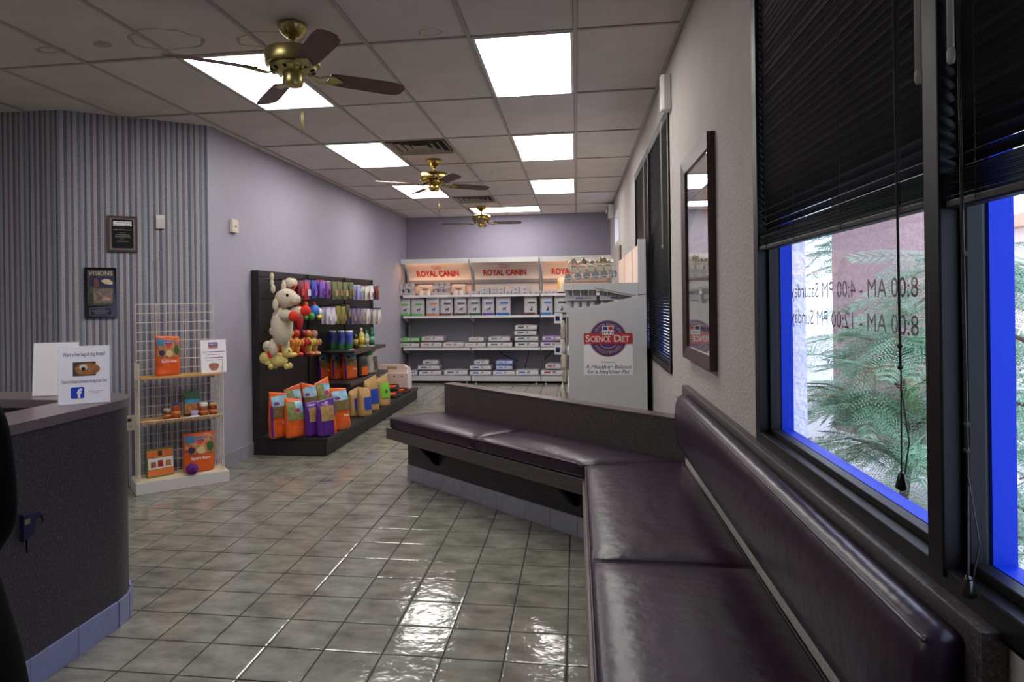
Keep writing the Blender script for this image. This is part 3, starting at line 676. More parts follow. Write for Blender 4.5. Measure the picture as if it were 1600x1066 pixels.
# ================================================================== person at the counter (mostly outside the picture)
def skin_body(name, verts, edges, radii, mats_fn, mats, parent=None, sub=2):
    me = bpy.data.meshes.new(name); me.from_pydata(verts, edges, []); o = bpy.data.objects.new(name, me); COL.objects.link(o)
    o.modifiers.new('skin', 'SKIN'); sl = me.skin_vertices[0].data if me.skin_vertices else None
    if sl is None:
        bpy.context.view_layer.objects.active = o; sl = me.skin_vertices.new().data if hasattr(me.skin_vertices, 'new') else me.skin_vertices[0].data
    for i, r in enumerate(radii): sl[i].radius = (r, r) if not isinstance(r, tuple) else r; sl[i].use_root = (i == 0)
    sb = o.modifiers.new('sub', 'SUBSURF'); sb.levels = sub; sb.render_levels = sub
    bpy.context.view_layer.update()
    m2 = bpy.data.meshes.new_from_object(o.evaluated_get(bpy.context.evaluated_depsgraph_get()))
    bpy.data.objects.remove(o); bpy.data.meshes.remove(me)
    m2.materials.clear()
    for x in mats: m2.materials.append(x)
    for p in m2.polygons: p.use_smooth = True; p.material_index = mats_fn(p.center)
    n = bpy.data.objects.new(name, m2); COL.objects.link(n)
    if parent: n.parent = parent
    return n
pr = thing('person', 'person in black clothing standing at the reception counter, facing it', 'person', (-1.34, 1.14, 0), math.radians(50))
V = [(0, 0, 0.92), (0, 0.0, 1.05), (0, -0.01, 1.22), (0, 0, 1.33), (0, 0.01, 1.395), (0, 0.02, 1.45), (0, 0.04, 1.54), (0, 0.03, 1.60)]
R_ = [(0.16, 0.12), (0.145, 0.11), (0.15, 0.115), (0.11, 0.09), 0.055, 0.055, (0.082, 0.10), (0.06, 0.07)]
E_ = [(i, i+1) for i in range(7)]
for s in (-1, 1):
    b = len(V); V += [(s*0.10, 0, 0.84), (s*0.105, 0.01, 0.48), (s*0.105, -0.01, 0.10), (s*0.11, 0.05, 0.035), (s*0.12, 0.16, 0.025)]; R_ += [0.10, 0.062, 0.05, 0.045, 0.036]; E_ += [(0, b), (b, b+1), (b+1, b+2), (b+2, b+3), (b+3, b+4)]
    b = len(V); V += [(s*0.17, 0.0, 1.325), (s*0.19, -0.01, 1.08), (s*0.185, 0.16, 0.97), (s*0.18, 0.235, 0.945)]; R_ += [0.055, 0.045, 0.035, 0.026]; E_ += [(3, b), (b, b+1), (b+1, b+2), (b+2, b+3)]
    h0 = len(V); V += [(s*0.18, 0.29, 0.93)]; R_ += [(0.022, 0.03)]; E_ += [(b+3, h0)]
    for k in range(4):
        f = len(V); x = s*(0.155+0.019*k); ln = (0.055, 0.066, 0.062, 0.05)[k]
        V += [(x, 0.33, 0.928), (x, 0.33+ln*0.6, 0.918), (x, 0.33+ln, 0.90)]; R_ += [0.0085, 0.008, 0.007]; E_ += [(h0, f), (f, f+1), (f+1, f+2)]
    f = len(V); V += [(s*0.15, 0.30, 0.925), (s*0.135, 0.335, 0.918)]; R_ += [0.01, 0.008]; E_ += [(h0, f), (f, f+1)]
V = [(x, y, z*0.955) for x, y, z in V]
def pm(c):
    c = Vector((c.x, c.y, c.z/0.955))
    if c.z > 1.405: return 1
    if c.y > 0.245 and c.z > 0.8: return 1
    return 0
MB().lathe([(0.165, 0.97), (0.20, 0.90), (0.235, 0.75), (0.265, 0.55), (0.275, 0.42), (0.26, 0.42)], n=24, sx=1.0, sy=0.8).build('coat_skirt', M['coat'], pr, smooth=True)
body = skin_body('body', V, E_, R_, pm, [M['coat'], M['skin']], pr)
MB().ball((0, 0.015, 1.513), 0.108, 14, s=(0.92, 1.02, 1.0)).build('hair', M['hair'], pr, smooth=True)
MB().ball((0, 0.135, 1.475), 0.016, 8, s=(0.8, 1.2, 1.3)).build('nose', M['skin'], pr, smooth=True)
for s in (-1, 1): MB().ball((s*0.034, 0.124, 1.494), 0.011, 8).build('eye', paint((230, 228, 224)), pr, smooth=True); MB().ball((s*0.088, 0.03, 1.48), 0.03, 8, s=(0.35, 0.7, 1)).build('ear', M['skin'], pr, smooth=True)
MB().ball((0, 0.128, 1.437), 0.022, 8, s=(1, 0.4, 0.3)).build('mouth', paint((160, 90, 84)), pr, smooth=True)

# ================================================================== things on the walls
wa = math.atan2(A.y-B.y, A.x-B.x); wn = Vector((math.sin(wa), -math.cos(wa)))
def on_stripes(px, py):
    d = ray(px, py); nn = Vector((-math.sin(wa), math.cos(wa))); t = (B.x*nn.x + B.y*nn.y)/(d.x*nn.x + d.y*nn.y); return Vector((0, 0, CAMZ)) + d*t
def centre(p, q): return (on_stripes(*p) + on_stripes(*q))/2
def bars(mb, rows, y):                          # thin printed lines: (x centre, z, width, height)
    for x, z, w, h in rows: mb.box(x-w/2, x+w/2, y-0.0004, y, z-h/2, z+h/2)
    return mb
c = centre((167, 337), (215, 395))
t = thing('award_plaque', 'wooden award plaque with black plate and white logo strip on striped wall', 'plaque', (c.x, c.y, c.z-0.147), wa)
W2, H2 = 0.109, 0.294
MB().box(-W2, W2, -0.018, -0.0005, 0, H2).build('wood_back', mat('plaque_wood', (70, 48, 46), 0.4), t, bevel=0.004)
pf = MB().box(-0.092, 0.092, -0.0192, -0.0181, 0.02, H2-0.02).build('border_plate', mat('plaque_border', (150, 140, 132), 0.4, rgb2=(80, 74, 70), scale=160), t)
pb = MB().slab([(-0.078, 0.04), (-0.07, 0.032), (0.07, 0.032), (0.078, 0.04), (0.078, 0.258), (0.07, 0.266), (-0.07, 0.266), (-0.078, 0.258)], (0, 0, 0), FX, FZ, (0, -1, 0), 0.0193, 0.0205).build('black_plate', mat('plaque_black', (18, 16, 16), 0.25), t)
MB().box(-0.066, 0.066, -0.0214, -0.0206, 0.212, 0.250).build('logo_strip', M['paper'], pb)
mb = MB(); text(mb, 'veterinary', (0.004, -0.0216, 0.238), FX, FZ, width=0.115, height=0.018, bold=0.02); text(mb, 'economics', (-0.004, -0.0216, 0.222), FX, FZ, width=0.11, height=0.014, bold=0.02); mb.build('logo_lettering', mat('plaque_red', (96, 30, 40), 0.5), pb)
mb = MB(); bars(mb, [(0, 0.196, 0.03, 0.004), (0, 0.182, 0.13, 0.006), (0, 0.160, 0.05, 0.003), (0, 0.142, 0.10, 0.006), (0, 0.126, 0.11, 0.006), (0, 0.108, 0.03, 0.003), (0, 0.088, 0.09, 0.006)], -0.0206); mb.build('engraving', paint((120, 110, 100)), pb)
c = centre((131, 418), (183, 497))
t = thing('magazine_plaque', 'black plaque with framed VISIONS magazine cover hanging on striped wall', 'plaque', (c.x, c.y, c.z-0.203), wa)
MB().box(-0.114, 0.114, -0.02, -0.0005, 0, 0.406).build('black_back', mat('plaque_gloss', (20, 16, 24), 0.15), t, bevel=0.005)
cv = MB().box(-0.092, 0.092, -0.0215, -0.0201, 0.105, 0.385).build('cover', mat('cover_print', (92, 84, 72), 0.35, rgb2=(54, 58, 44), scale=22), t)
mb = MB(); text(mb, 'VISIONS', (0, -0.0218, 0.360), FX, FZ, width=0.165, height=0.032); mb.build('title', paint((206, 196, 176)), cv)
MB().slab([(-0.08, 0.26), (0.088, 0.245), (0.088, 0.335), (-0.08, 0.335)], (0, 0, 0), FX, FZ, (0, -1, 0), 0.0216, 0.0219).build('picture_sky', paint((38, 38, 78)), cv)
MB().slab([(0.0, 0.30), (0.03, 0.275), (0.082, 0.268), (0.086, 0.29), (0.06, 0.312), (0.03, 0.316)], (0, 0, 0), FX, FZ, (0, -1, 0), 0.022, 0.0223).build('picture_boat', paint((214, 196, 162)), cv)
MB().slab([(-0.045, 0.25), (-0.01, 0.25), (-0.012, 0.30), (-0.03, 0.325), (-0.045, 0.31)], (0, 0, 0), FX, FZ, (0, -1, 0), 0.022, 0.0223).build('picture_figure', paint((120, 70, 56)), cv)
MB().slab([(-0.05, 0.12), (0.08, 0.12), (0.086, 0.24), (-0.05, 0.236)], (0, 0, 0), FX, FZ, (0, -1, 0), 0.0216, 0.0219).build('picture_water', mat('picture_water', (150, 130, 104), 0.4, rgb2=(96, 86, 96), scale=60), cv)
MB().slab([(0.01, 0.145), (0.07, 0.14), (0.065, 0.165), (0.02, 0.172)], (0, 0, 0), FX, FZ, (0, -1, 0), 0.022, 0.0223).build('picture_hands', paint((196, 150, 130)), cv)
np_ = MB().box(-0.078, 0.078, -0.0213, -0.0201, 0.022, 0.085).build('name_plate', paint((28, 26, 44)), t)
mb = MB().box(-0.078, 0.078, -0.0217, -0.0213, 0.022, 0.025).box(-0.078, 0.078, -0.0217, -0.0213, 0.082, 0.085).box(-0.078, -0.075, -0.0217, -0.0213, 0.025, 0.082).box(0.075, 0.078, -0.0217, -0.0213, 0.025, 0.082)
bars(mb, [(0, 0.071, 0.07, 0.004), (0, 0.060, 0.13, 0.005), (0, 0.050, 0.10, 0.004), (0, 0.038, 0.09, 0.004)], -0.0213); mb.build('engraving', paint((120, 118, 130)), np_)
c = centre((243, 336), (257, 358))
t = thing('thermostat', 'small white thermostat box on striped wall beside the award plaque', 'thermostat', (c.x, c.y, c.z-0.057), wa)
MB().box(-0.033, 0.033, -0.024, -0.0005, 0, 0.114).build('body', M['white'], t, bevel=0.004); MB().box(-0.030, 0.030, -0.026, -0.0241, 0.005, 0.076).build('cover', paint((206, 200, 200)), t, bevel=0.002)
c = centre((200, 648), (212, 672))
t = thing('wall_outlet', 'cream wall outlet low on the striped wall between counter and wire rack', 'outlet', (c.x-0.01, c.y-0.008, c.z-0.066), wa)
MB().box(-0.04, 0.04, -0.006, -0.0005, 0, 0.125).build('plate', M['cream'], t, bevel=0.002)
for z in (0.035, 0.088): MB().box(-0.016, 0.016, -0.0085, -0.0061, z-0.014, z+0.014).build('socket', paint((190, 180, 164)), t)
MB().box(-0.02, 0.005, -0.03, -0.0086, 0.08, 0.097).build('plug', paint((30, 28, 28)), t)
t = thing('door_chime', 'small cream chime box on plain lavender wall near the striped corner', 'chime', (XL, 5.925, 2.12), PI/2)
MB().box(-0.055, 0.055, -0.035, -0.0005, 0, 0.12).build('body', M['cream'], t, bevel=0.004); MB().box(-0.02, 0.02, -0.037, -0.0351, 0.05, 0.065).build('button', paint((150, 130, 110)), t)
t = thing('motion_sensor', 'white plastic sensor box mounted high on the window wall', 'sensor', (XR, 4.51, 2.665), -PI/2)
MB().prism([(-0.045, -0.001), (-0.045, -0.045), (-0.03, -0.065), (0.03, -0.065), (0.045, -0.045), (0.045, -0.001)][::-1], 0, 0.225).build('body', M['white'], t, bevel=0.006)
MB().box(-0.026, 0.026, -0.0675, -0.0651, 0.085, 0.14).build('lens', paint((196, 194, 190)), t)
t = thing('emergency_light', 'white emergency light with round lamp above the small bright window', 'emergency light', (XR, 11.2, 2.745), -PI/2)
MB().box(-0.13, 0.13, -0.09, -0.001, 0, 0.22).build('body', M['white'], t, bevel=0.01)
for x in (-0.08, 0.08): MB().lathe([(0.02, -0.09), (0.045, -0.11), (0.05, -0.13), (0.046, -0.131)], (x, 0, 0.14), 12, axis='y').build('lamp_head', paint((190, 190, 190)), t, smooth=True)
t = thing('wall_notice', 'small brown framed notice on window wall beyond the metal display', 'notice', (XR, 9.6, 1.85), -PI/2)
MB().box(-0.13, 0.13, -0.02, -0.001, 0, 0.34).build('frame', paint((86, 52, 48)), t, bevel=0.004); MB().box(-0.1, 0.1, -0.0215, -0.0201, 0.03, 0.31).build('sheet', paint((120, 84, 78)), t)
# framed picture
t = thing('framed_picture', 'tall dark wood framed picture under reflective glass on window wall', 'picture', (XR, 3.515, 1.150), -PI/2)
PW, PH, fw = 0.385, 1.055, 0.062; fm_ = mat('dark_walnut', (66, 52, 48), 0.35, rgb2=(52, 40, 38), scale=20)
def mould(a, b, c_, d_):
    vs = []
    for (x, z), o in zip((a, b, c_, d_), (0.036, 0.036, 0.024, 0.024)): vs += [(x, -0.0005, z), (x, -o, z)]
    return MB().add(vs, [(0, 2, 3, 1), (2, 4, 5, 3), (4, 6, 7, 5), (6, 0, 1, 7), (1, 3, 5, 7), (0, 6, 4, 2)])
i0 = [(-PW, 0), (PW, 0), (PW, PH), (-PW, PH)]; i1 = [(-PW+fw, fw), (PW-fw, fw), (PW-fw, PH-fw), (-PW+fw, PH-fw)]
for k in range(4): mould(i0[k], i0[(k+1) % 4], i1[(k+1) % 4], i1[k]).build('frame_rail', fm_, t)
bp = MB().box(-PW+fw-0.003, PW-fw+0.003, -0.010, -0.006, fw-0.003, PH-fw+0.003).build('print', mat('poster_reflection_grey', (150, 148, 150), 0.6, rgb2=(166, 164, 164), scale=6), t)  # reflections on the glass painted into the grey paper and shapes
MB().box(-PW+fw, PW-fw, -0.0108, -0.0101, 0.40, 0.425).box(-PW+fw, PW-fw, -0.0108, -0.0101, 0.165, 0.185).build('dark_bands', paint((40, 34, 34)), bp)
MB().slab([(-0.28+0.22*math.cos(a), 0.80+0.17*math.sin(a)) for a in [PI/2*i/8 - 0.3 for i in range(12)]] + [(-0.30, 0.66)], (0, 0, 0), FX, FZ, (0, -1, 0), 0.0101, 0.0105).build('blue_swirl', paint((70, 84, 130)), bp)
MB().slab([(0.1, 0.74), (0.2, 0.70), (0.28, 0.76), (0.22, 0.80), (0.18, 0.85), (0.14, 0.79)], (0, 0, 0), FX, FZ, (0, -1, 0), 0.0101, 0.0105).build('red_mark', paint((168, 70, 66)), bp)
mb = MB(); bars(mb, [(0, 0.62, 0.3, 0.02), (0.02, 0.58, 0.36, 0.012), (0, 0.5, 0.4, 0.02), (0, 0.3, 0.12, 0.012), (0, 0.25, 0.2, 0.012)], -0.0101); mb.build('lettering', paint((110, 108, 116)), bp)
MB().box(-PW+fw-0.002, PW-fw+0.002, -0.0165, -0.0145, fw-0.002, PH-fw+0.002).build('glass', glass('picture_glass', refl=0.06), t)

# ================================================================== ceiling fans
def fan(x, y, ang, label, metal, drop=0.13, n=4, chain=0.0):
    t = thing('ceiling_fan', label, 'ceiling fan', (x, y, H-0.0045), 0)
    MB().lathe([(0.078, 0), (0.081, -0.010), (0.079, -0.018), (0.070, -0.036), (0.052, -0.056), (0.032, -0.068), (0.026, -0.07), (0.024, -0.080)], n=24).build('canopy', metal, t, smooth=True)
    MB().lathe([(0.012, -0.06), (0.012, -drop)], n=12).build('downrod', metal, t, smooth=True)
    z = -drop
    MB().lathe([(0.02, z+0.012), (0.04, z), (0.11, z-0.008), (0.148, z-0.022), (0.152, z-0.035), (0.152, z-0.085), (0.146, z-0.098), (0.12, z-0.104)], n=32).build('motor_housing', metal, t, auto=0.6)
    fl_ = MB().lathe([(0.118, z-0.100), (0.128, z-0.108), (0.122, z-0.125), (0.09, z-0.140), (0.055, z-0.145)], n=32).build('blade_ring', metal, t, auto=0.6)
    for k in range(12):
        a = 2*PI*k/12; MB().ball((0.106*math.cos(a), 0.106*math.sin(a), z-0.128), 0.015, 6, s=(1.3, 0.75, 0.7), rot=Matrix.Rotation(a, 3, 'Z')).build('vent_slot', M['dark'], fl_)
    sh = MB().lathe([(0.052, z-0.14), (0.056, z-0.15), (0.056, z-0.195), (0.05, z-0.208), (0.03, z-0.214), (0.004, z-0.216)], n=20).build('switch_housing', metal, t, auto=0.6)
    if chain:
        c = MB().tube([(0.045, 0, z-0.205), (0.048, 0, z-0.21-chain)], 0.0016, 5).build('pull_chain', metal, sh)
        MB().lathe([(0.002, 0), (0.006, -0.012), (0.0075, -0.05), (0.0065, -0.10), (0.003, -0.115)], (0.048, 0, z-0.21-chain), 10).build('pull_fob', metal, c, smooth=True)
    zb = z - 0.150
    arm = MB()
    for q in (-1, 1): arm.tube([(0.09, q*0.012, 0.012), (0.14, q*0.018, -0.006), (0.19, q*0.04, 0.0), (0.235, q*0.022, 0.004)], 0.006, 6)
    arm.slab([(0.185, -0.035), (0.22, -0.048), (0.26, -0.02), (0.285, 0), (0.26, 0.02), (0.22, 0.048), (0.185, 0.035), (0.205, 0)], (0, 0, 0), (1, 0, 0), (0, 1, 0), (0, 0, 1), 0.0, 0.005)
    ame = arm.mesh('blade_arm', metal)
    pts = [(0.20, -0.052), (0.30, -0.062), (0.56, -0.068), (0.63, -0.060), (0.652, -0.035), (0.658, 0), (0.652, 0.035), (0.63, 0.060), (0.56, 0.068), (0.30, 0.062), (0.20, 0.052)]
    bme = MB().slab(pts, (0, 0, 0), (1, 0, 0), (0, 1, 0), (0, 0, 1), 0.006, 0.012).mesh('blade', M['blade'])
    for k in range(n):
        a = ang + 2*PI*k/n
        b = place('blade', bme, t, (0, 0, zb), (math.radians(-13), 0, 0)); b.rotation_mode = 'XYZ'; b.rotation_euler = (Matrix.Rotation(a, 3, 'Z') @ Matrix.Rotation(math.radians(-13), 3, 'X')).to_euler()
        place('blade_arm', ame, b)
    return t
fan(-1.52, 3.583, math.radians(38), 'antique brass ceiling fan with walnut blades, hung before the largest light panel', M['antique'], 0.125, chain=0.13)
fan(-1.512, 7.323, math.radians(32), 'polished brass ceiling fan hung just past the square vent, pull chain down', M['brass'], 0.125, chain=0.13)
fan(-1.526, 11.176, math.radians(4), 'polished brass ceiling fan hung closest to the slate back wall', M['brass'], 0.125)
# ================================================================== merchandise builders
def sup(t, p): return math.copysign(abs(t)**(2/p), t)
POUCH = [(0.0, 0.90, 0.80), (0.03, 0.97, 0.97), (0.12, 1.0, 1.0), (0.45, 1.0, 1.0), (0.70, 0.985, 0.86), (0.86, 0.975, 0.5), (0.94, 0.98, 0.2), (0.97, 0.98, 0.07), (1.0, 0.99, 0.05)]
def prof(z):
    for (a, w0, d0), (b, w1, d1) in zip(POUCH, POUCH[1:]):
        if z <= b: t = (z-a)/(b-a); return w0+(w1-w0)*t, d0+(d1-d0)*t
    return POUCH[-1][1:]
def pouch_body(w, d, h, seed=0, n=20):
    rr = random.Random(seed); vs = []; zs = [0, .03, .08, .15, .28, .42, .56, .68, .78, .86, .92, .96, 1.0]; top = rr.uniform(-.16, .16)
    for z in zs:
        a, b = prof(z)
        for j in range(n):
            t = 2*PI*j/n; x = sup(math.cos(t), 3.2)*w/2*a; y = sup(math.sin(t), 3.2)*d/2*b
            k = 1 + 0.09*math.sin(5*z*3+seed+2*t)*(0 < z < .95)
            vs.append((x, y*k, z*h + (top*x/w*h if z > 0.9 else 0)))
    m = len(zs); fs = [(i*n+j, i*n+(j+1) % n, (i+1)*n+(j+1) % n, (i+1)*n+j) for i in range(m-1) for j in range(n)] + [tuple(range(n-1, -1, -1)), tuple((m-1)*n+j for j in range(n))]
    return MB().add(vs, fs)
def front_pt(w, d, h, x, z, off):            # x in -1..1 across the front, z in 0..1 up it
    a, b = prof(z); y = -(d/2*b)*max(0.0, 1-abs(x)**3.2)**(1/3.2)*1.10 - off
    return (x*w/2*a, y, z*h)
def patch(w, d, h, x0, x1, z0, z1, off=0.0012, nx=7, nz=5, round_=False):
    vs = []; fs = []
    for i in range(nz+1):
        for j in range(nx+1):
            x = x0+(x1-x0)*j/nx; z = z0+(z1-z0)*i/nz
            if round_:
                s, t = 2*j/nx-1, 2*i/nz-1; s2, t2 = s*math.sqrt(1-t*t/2), t*math.sqrt(1-s*s/2); x = (x0+x1)/2+(x1-x0)/2*s2; z = (z0+z1)/2+(z1-z0)/2*t2
            vs.append(front_pt(w, d, h, x, z, off))
    for i in range(nz):
        for j in range(nx): a = i*(nx+1)+j; fs.append((a, a+1, a+nx+2, a+nx+1))
    return MB().add(vs, fs)
def poly_patch(w, d, h, pts, cx, cz, s, off=0.002):     # small flat print on the front, pts about -0.5..0.5
    p = front_pt(w, d, h, cx, cz, off); return MB().slab(pts, p, FX, FZ, (0, -1, 0), 0, 0.0006) if False else MB().add([(p[0]+a*s, p[1], p[2]+b*s) for a, b in pts], [tuple(range(len(pts)))])
DOG = [(-.5, .18), (-.36, .12), (-.25, .2), (.15, .2), (.3, .42), (.36, .5), (.4, .42), (.55, .34), (.52, .26), (.4, .24), (.33, .05), (.33, -.5), (.24, -.5), (.2, -.08), (-.12, -.05), (-.25, -.2), (-.22, -.5), (-.32, -.5), (-.36, -.15), (-.33, .05)]
CAT = [(-.3, -.5), (.22, -.5), (.2, -.1), (.12, .15), (.2, .3), (.18, .5), (.08, .42), (-.04, .5), (-.06, .28), (-.1, .05), (-.24, -.2), (-.34, -.42)]
def bag(name, label, cat, loc, rz, w, d, h, body, patches=(), prints=(), texts=(), group=None, seed=0, tilt=0.0):
    t = thing(name, label, cat, loc, rz, group); t.rotation_euler = (tilt, 0, rz)
    o = pouch_body(w, d, h, seed).build('body', body, t, smooth=True)
    for nm, m, x0, x1, z0, z1, *r in patches: patch(w, d, h, x0, x1, z0, z1, 0.0014 + 0.0008*(len(r) and r[0] or 0), round_=bool(len(r) > 1)).build(nm, m, t, smooth=True)
    for nm, m, pts, cx, cz, s in prints: poly_patch(w, d, h, pts, cx, cz, s, 0.004).build(nm, m, t)
    for s, m, cx, cz, tw in texts:
        mb = MB(); p = front_pt(w, d, h, cx, cz, 0.005); text(mb, s, p, FX, FZ, width=tw, bold=0.02); mb.build('lettering', m, t)
    return t
def can(mb, c, r, h, axis='z', n=14):
    return mb.lathe([(r*0.9, 0), (r, h*0.03), (r, h*0.08), (r*0.97, h*0.1), (r*0.97, h*0.9), (r, h*0.92), (r, h*0.97), (r*0.9, h)], c, n, axis=axis)
SILVER = mat('silver_foil', (204, 202, 210), 0.28, var=0.06, scale=10, bump=0.4, bscale=18); NAVY = paint((30, 32, 92)); WHITEP = paint((236, 234, 236), 0.5, 0.02)

# ================================================================== white shelf units at the back wall
GX0, BAY, GYB, GYF = -3.07, 1.224, 12.43, 11.90
SH = {1: 1.560, 2: 1.190, 3: 0.625}
cream_sign = mat('header_sign', (236, 226, 220), 0.5); steel = mat('shelf_enamel', (206, 204, 212), 0.4)
def header_pt(x, s): return (x, 12.33 - 0.46*s**2.2 - GYF, 1.83 + 0.345*s)
units = []
for b, lab in enumerate(('white shelf unit with warm lit header beside the lavender wall', 'white shelf unit with unlit header between the two warm lit ones', 'white shelf unit with warm lit header partly behind the emblem display')):
    u = thing('shelf_unit', lab, 'shelf', (GX0 + BAY*b, GYF, 0), 0, 'white shelf units along the back wall'); units.append(u)
    yb = GYB - GYF; w = BAY - 0.004
    MB().box(0, w, yb-0.07, yb-0.05, 0.13, 2.10).build('back_panel', [M['gond_back'], steel][0], u)
    hp = MB().box(0.01, w-0.01, yb-0.076, yb-0.071, 1.60, 1.83).build('upper_back', M['lamp_peach'] if b != 1 else cream_sign, u)  # lit bays carry the lamp glow in the panel colour
    for x in (0.004, w-0.034):
        up = MB().box(x, x+0.03, yb-0.098, yb-0.0715, 0.02, 2.12).build('upright', mat('upright_grey', (150, 148, 156), 0.5), u)
        mb = MB()
        for k in range(60): mb.box(x+0.012, x+0.018, yb-0.0986, yb-0.0981, 0.2+0.028*k, 0.215+0.028*k)
        tag(mb.build('slots', M['dark'], up), kind='stuff')
    MB().box(0.006, w-0.006, 0.02, yb-0.05, 0.045, 0.13).build('base_deck', steel, u, bevel=0.003)
    MB().box(0.04, w-0.04, 0.10, yb-0.06, 0.0, 0.044).build('kick_plate', M['dark'], u)
    for x in (0.08, w-0.08): MB().lathe([(0.03, 0), (0.032, 0.006), (0.012, 0.012), (0.012, 0.046)], (x, 0.06, 0), 10).build('levelling_foot', mat('foot_steel', (170, 170, 176), 0.3, metal=0.7), u, smooth=True)
    for k in (1, 2, 3):
        z = SH[k]; s = MB().box(0.006, w-0.006, 0.05, yb-0.10, z-0.03, z).build('shelf', steel, u, bevel=0.002)
        MB().box(0.006, w-0.006, 0.042, 0.0495, z-0.036, z+0.004).build('price_rail', WHITEP, s)
        for x in (0.008, w-0.014): MB().slab([(0.06, z-0.03), (yb-0.10, z-0.03), (yb-0.10, z-0.14), (yb-0.14, z-0.14), (0.06, z-0.045)], (x, 0, 0), (0, 1, 0), FZ, FX, 0, 0.006).build('bracket', steel, s)
    # curved header with brackets, sign, grey bar and lamp
    hs = [i/10 for i in range(11)]
    vs = [header_pt(x, s) for s in hs for x in (0.03, w-0.03)] + [tuple(Vector(header_pt(x, s)) + Vector((0, 0.012, 0.006))) for s in hs for x in (0.03, w-0.03)]
    fs = [(2*i, 2*i+1, 2*i+3, 2*i+2) for i in range(10)] + [(22+2*i, 22+2*i+2, 22+2*i+3, 22+2*i+1) for i in range(10)] + [(2*i, 2*i+2, 24+2*i, 22+2*i) for i in range(10)] + [(2*i+1, 23+2*i, 25+2*i, 2*i+3) for i in range(10)] + [(0, 22, 23, 1), (20, 21, 43, 42)]
    sg = MB().add(vs, fs).build('header_sign', cream_sign if b == 1 else mat('header_sign_lamp_tint', (240, 222, 210), 0.5), u, auto=0.6)  # signs of the lit bays also have the warm light in their colour
    mb = MB(); text(mb, 'ROYAL CANIN', (w*0.475, 0, 0.37), FX, FZ, width=0.775, height=0.31, bold=0.034)
    mb.v = [tuple(Vector(header_pt(x, s)) + Vector((0, -0.004, -0.003))) for x, y, s in mb.v]
    mb.build('lettering', M['red'], sg)
    mb = MB(); cx = w*0.475
    def arcband(r0, r1, a0, a1, n=10):
        vs = [(cx + r*math.sin(math.radians(a))*0.62, 0, 0.36 + r*math.cos(math.radians(a))*1.6) for i in range(n+1) for a in [a0+(a1-a0)*i/n] for r in (r0, r1)]
        mb.add(vs, [(2*i, 2*i+1, 2*i+3, 2*i+2) for i in range(n)])
    arcband(0.145, 0.16, -32, 32)
    for a in (-34, -22, -11, 0, 11, 22, 34):
        arcband(0.175, 0.225, a-2.2, a+2.2, 2); arcband(0.24, 0.262, a-3, a+3, 2)
    mb.v = [tuple(Vector(header_pt(x, s)) + Vector((0, -0.004, -0.003))) for x, y, s in mb.v]
    mb.build('crown_emblem', M['red'], sg)
    MB().box(0.04, w-0.04, 12.30-GYF, 12.325-GYF, 1.775, 1.835).build('grey_bar', paint((140, 136, 138)), u)
    for x in ((0.0, w-0.018) if b == 0 else (w-0.018,)):
        p2 = [header_pt(x, s)[1:] for s in hs]; poly = p2 + [(y+0.045, z-0.012) for y, z in p2[::-1]]
        poly = [(12.355-GYF, 1.55)] + [(12.33-GYF, 1.55)] + [(y-0.02, z) for y, z in p2] + [(y+0.03, z+0.02) for y, z in p2[::-1]]
        MB().slab(poly, (x, 0, 0), (0, 1, 0), FZ, FX, 0, 0.018).build('header_bracket', mat('bracket_grey', (170, 168, 176), 0.4), u)
    yt = header_pt(0, 1)[1]; MB().box(0.01, w-0.01, yt-0.05, yt+0.03, 2.180, 2.20).box(0.01, w-0.01, yt-0.05, yt-0.035, 2.118, 2.1799).build('header_lip', WHITEP, u)
    if b != 1:
        m = mat('header_tube', (255, 214, 176), 0.5, emit=HEADER)
        MB().tube([(0.08, yt+0.01, 2.142), (w-0.08, yt+0.01, 2.142)], 0.012, 8).build('lamp_tube', m, u, smooth=True)
    else: MB().tube([(0.08, yt-0.02, 2.155), (w-0.08, yt-0.02, 2.155)], 0.012, 8).build('lamp_tube', WHITEP, u, smooth=True)
def gx(px, z, y=11.98): return atY(px, 500, y).x
# standing food bags
BC = {'bright green': (84, 190, 84), 'orange': (206, 134, 92), 'brown': (110, 66, 58), 'dark grey': (62, 62, 68), 'dark green': (24, 84, 66), 'purple': (112, 72, 170), 'bright blue': (34, 120, 206), 'light blue': (60, 140, 214)}
row2 = [(98, 190, 'bright green', 0), (192, 292, 'bright green', 0), (300, 400, 'orange', 0), (402, 497, 'brown', 0), (503, 598, 'dark grey', 0), (600, 697, 'dark green', 0), (705, 800, 'purple', 0), (806, 918, 'bright blue', 0), (1012, 1110, 'brown', 1), (1130, 1225, 'light blue', 1), (1232, 1330, 'dark green', 1)]
for i, (a, b, cn, k) in enumerate(row2):
    x0, x1 = gx(600+a/4.633, 1.3), gx(600+b/4.633, 1.3); w = x1-x0-0.004; h = 0.325 if i < 2 else 0.34; cm = paint(BC[cn], 0.4)
    lab = 'silver foil food bag with %s band and %s print standing on the white shelf' % (cn, 'cat' if k else 'dog')
    bag('food_bag', lab, 'bag', ((x0+x1)/2, 12.05, SH[2]+0.001), 0, w, 0.13, h, SILVER,
        [('bottom_band', cm, -0.97, 0.97, 0.02, 0.13), ('title_strip', cm, -0.35, 0.72, 0.60, 0.70)], [('animal_print', NAVY, CAT if k else DOG, 0.18, 0.34, 0.075)], group='standing food bags on the second shelf', seed=i)
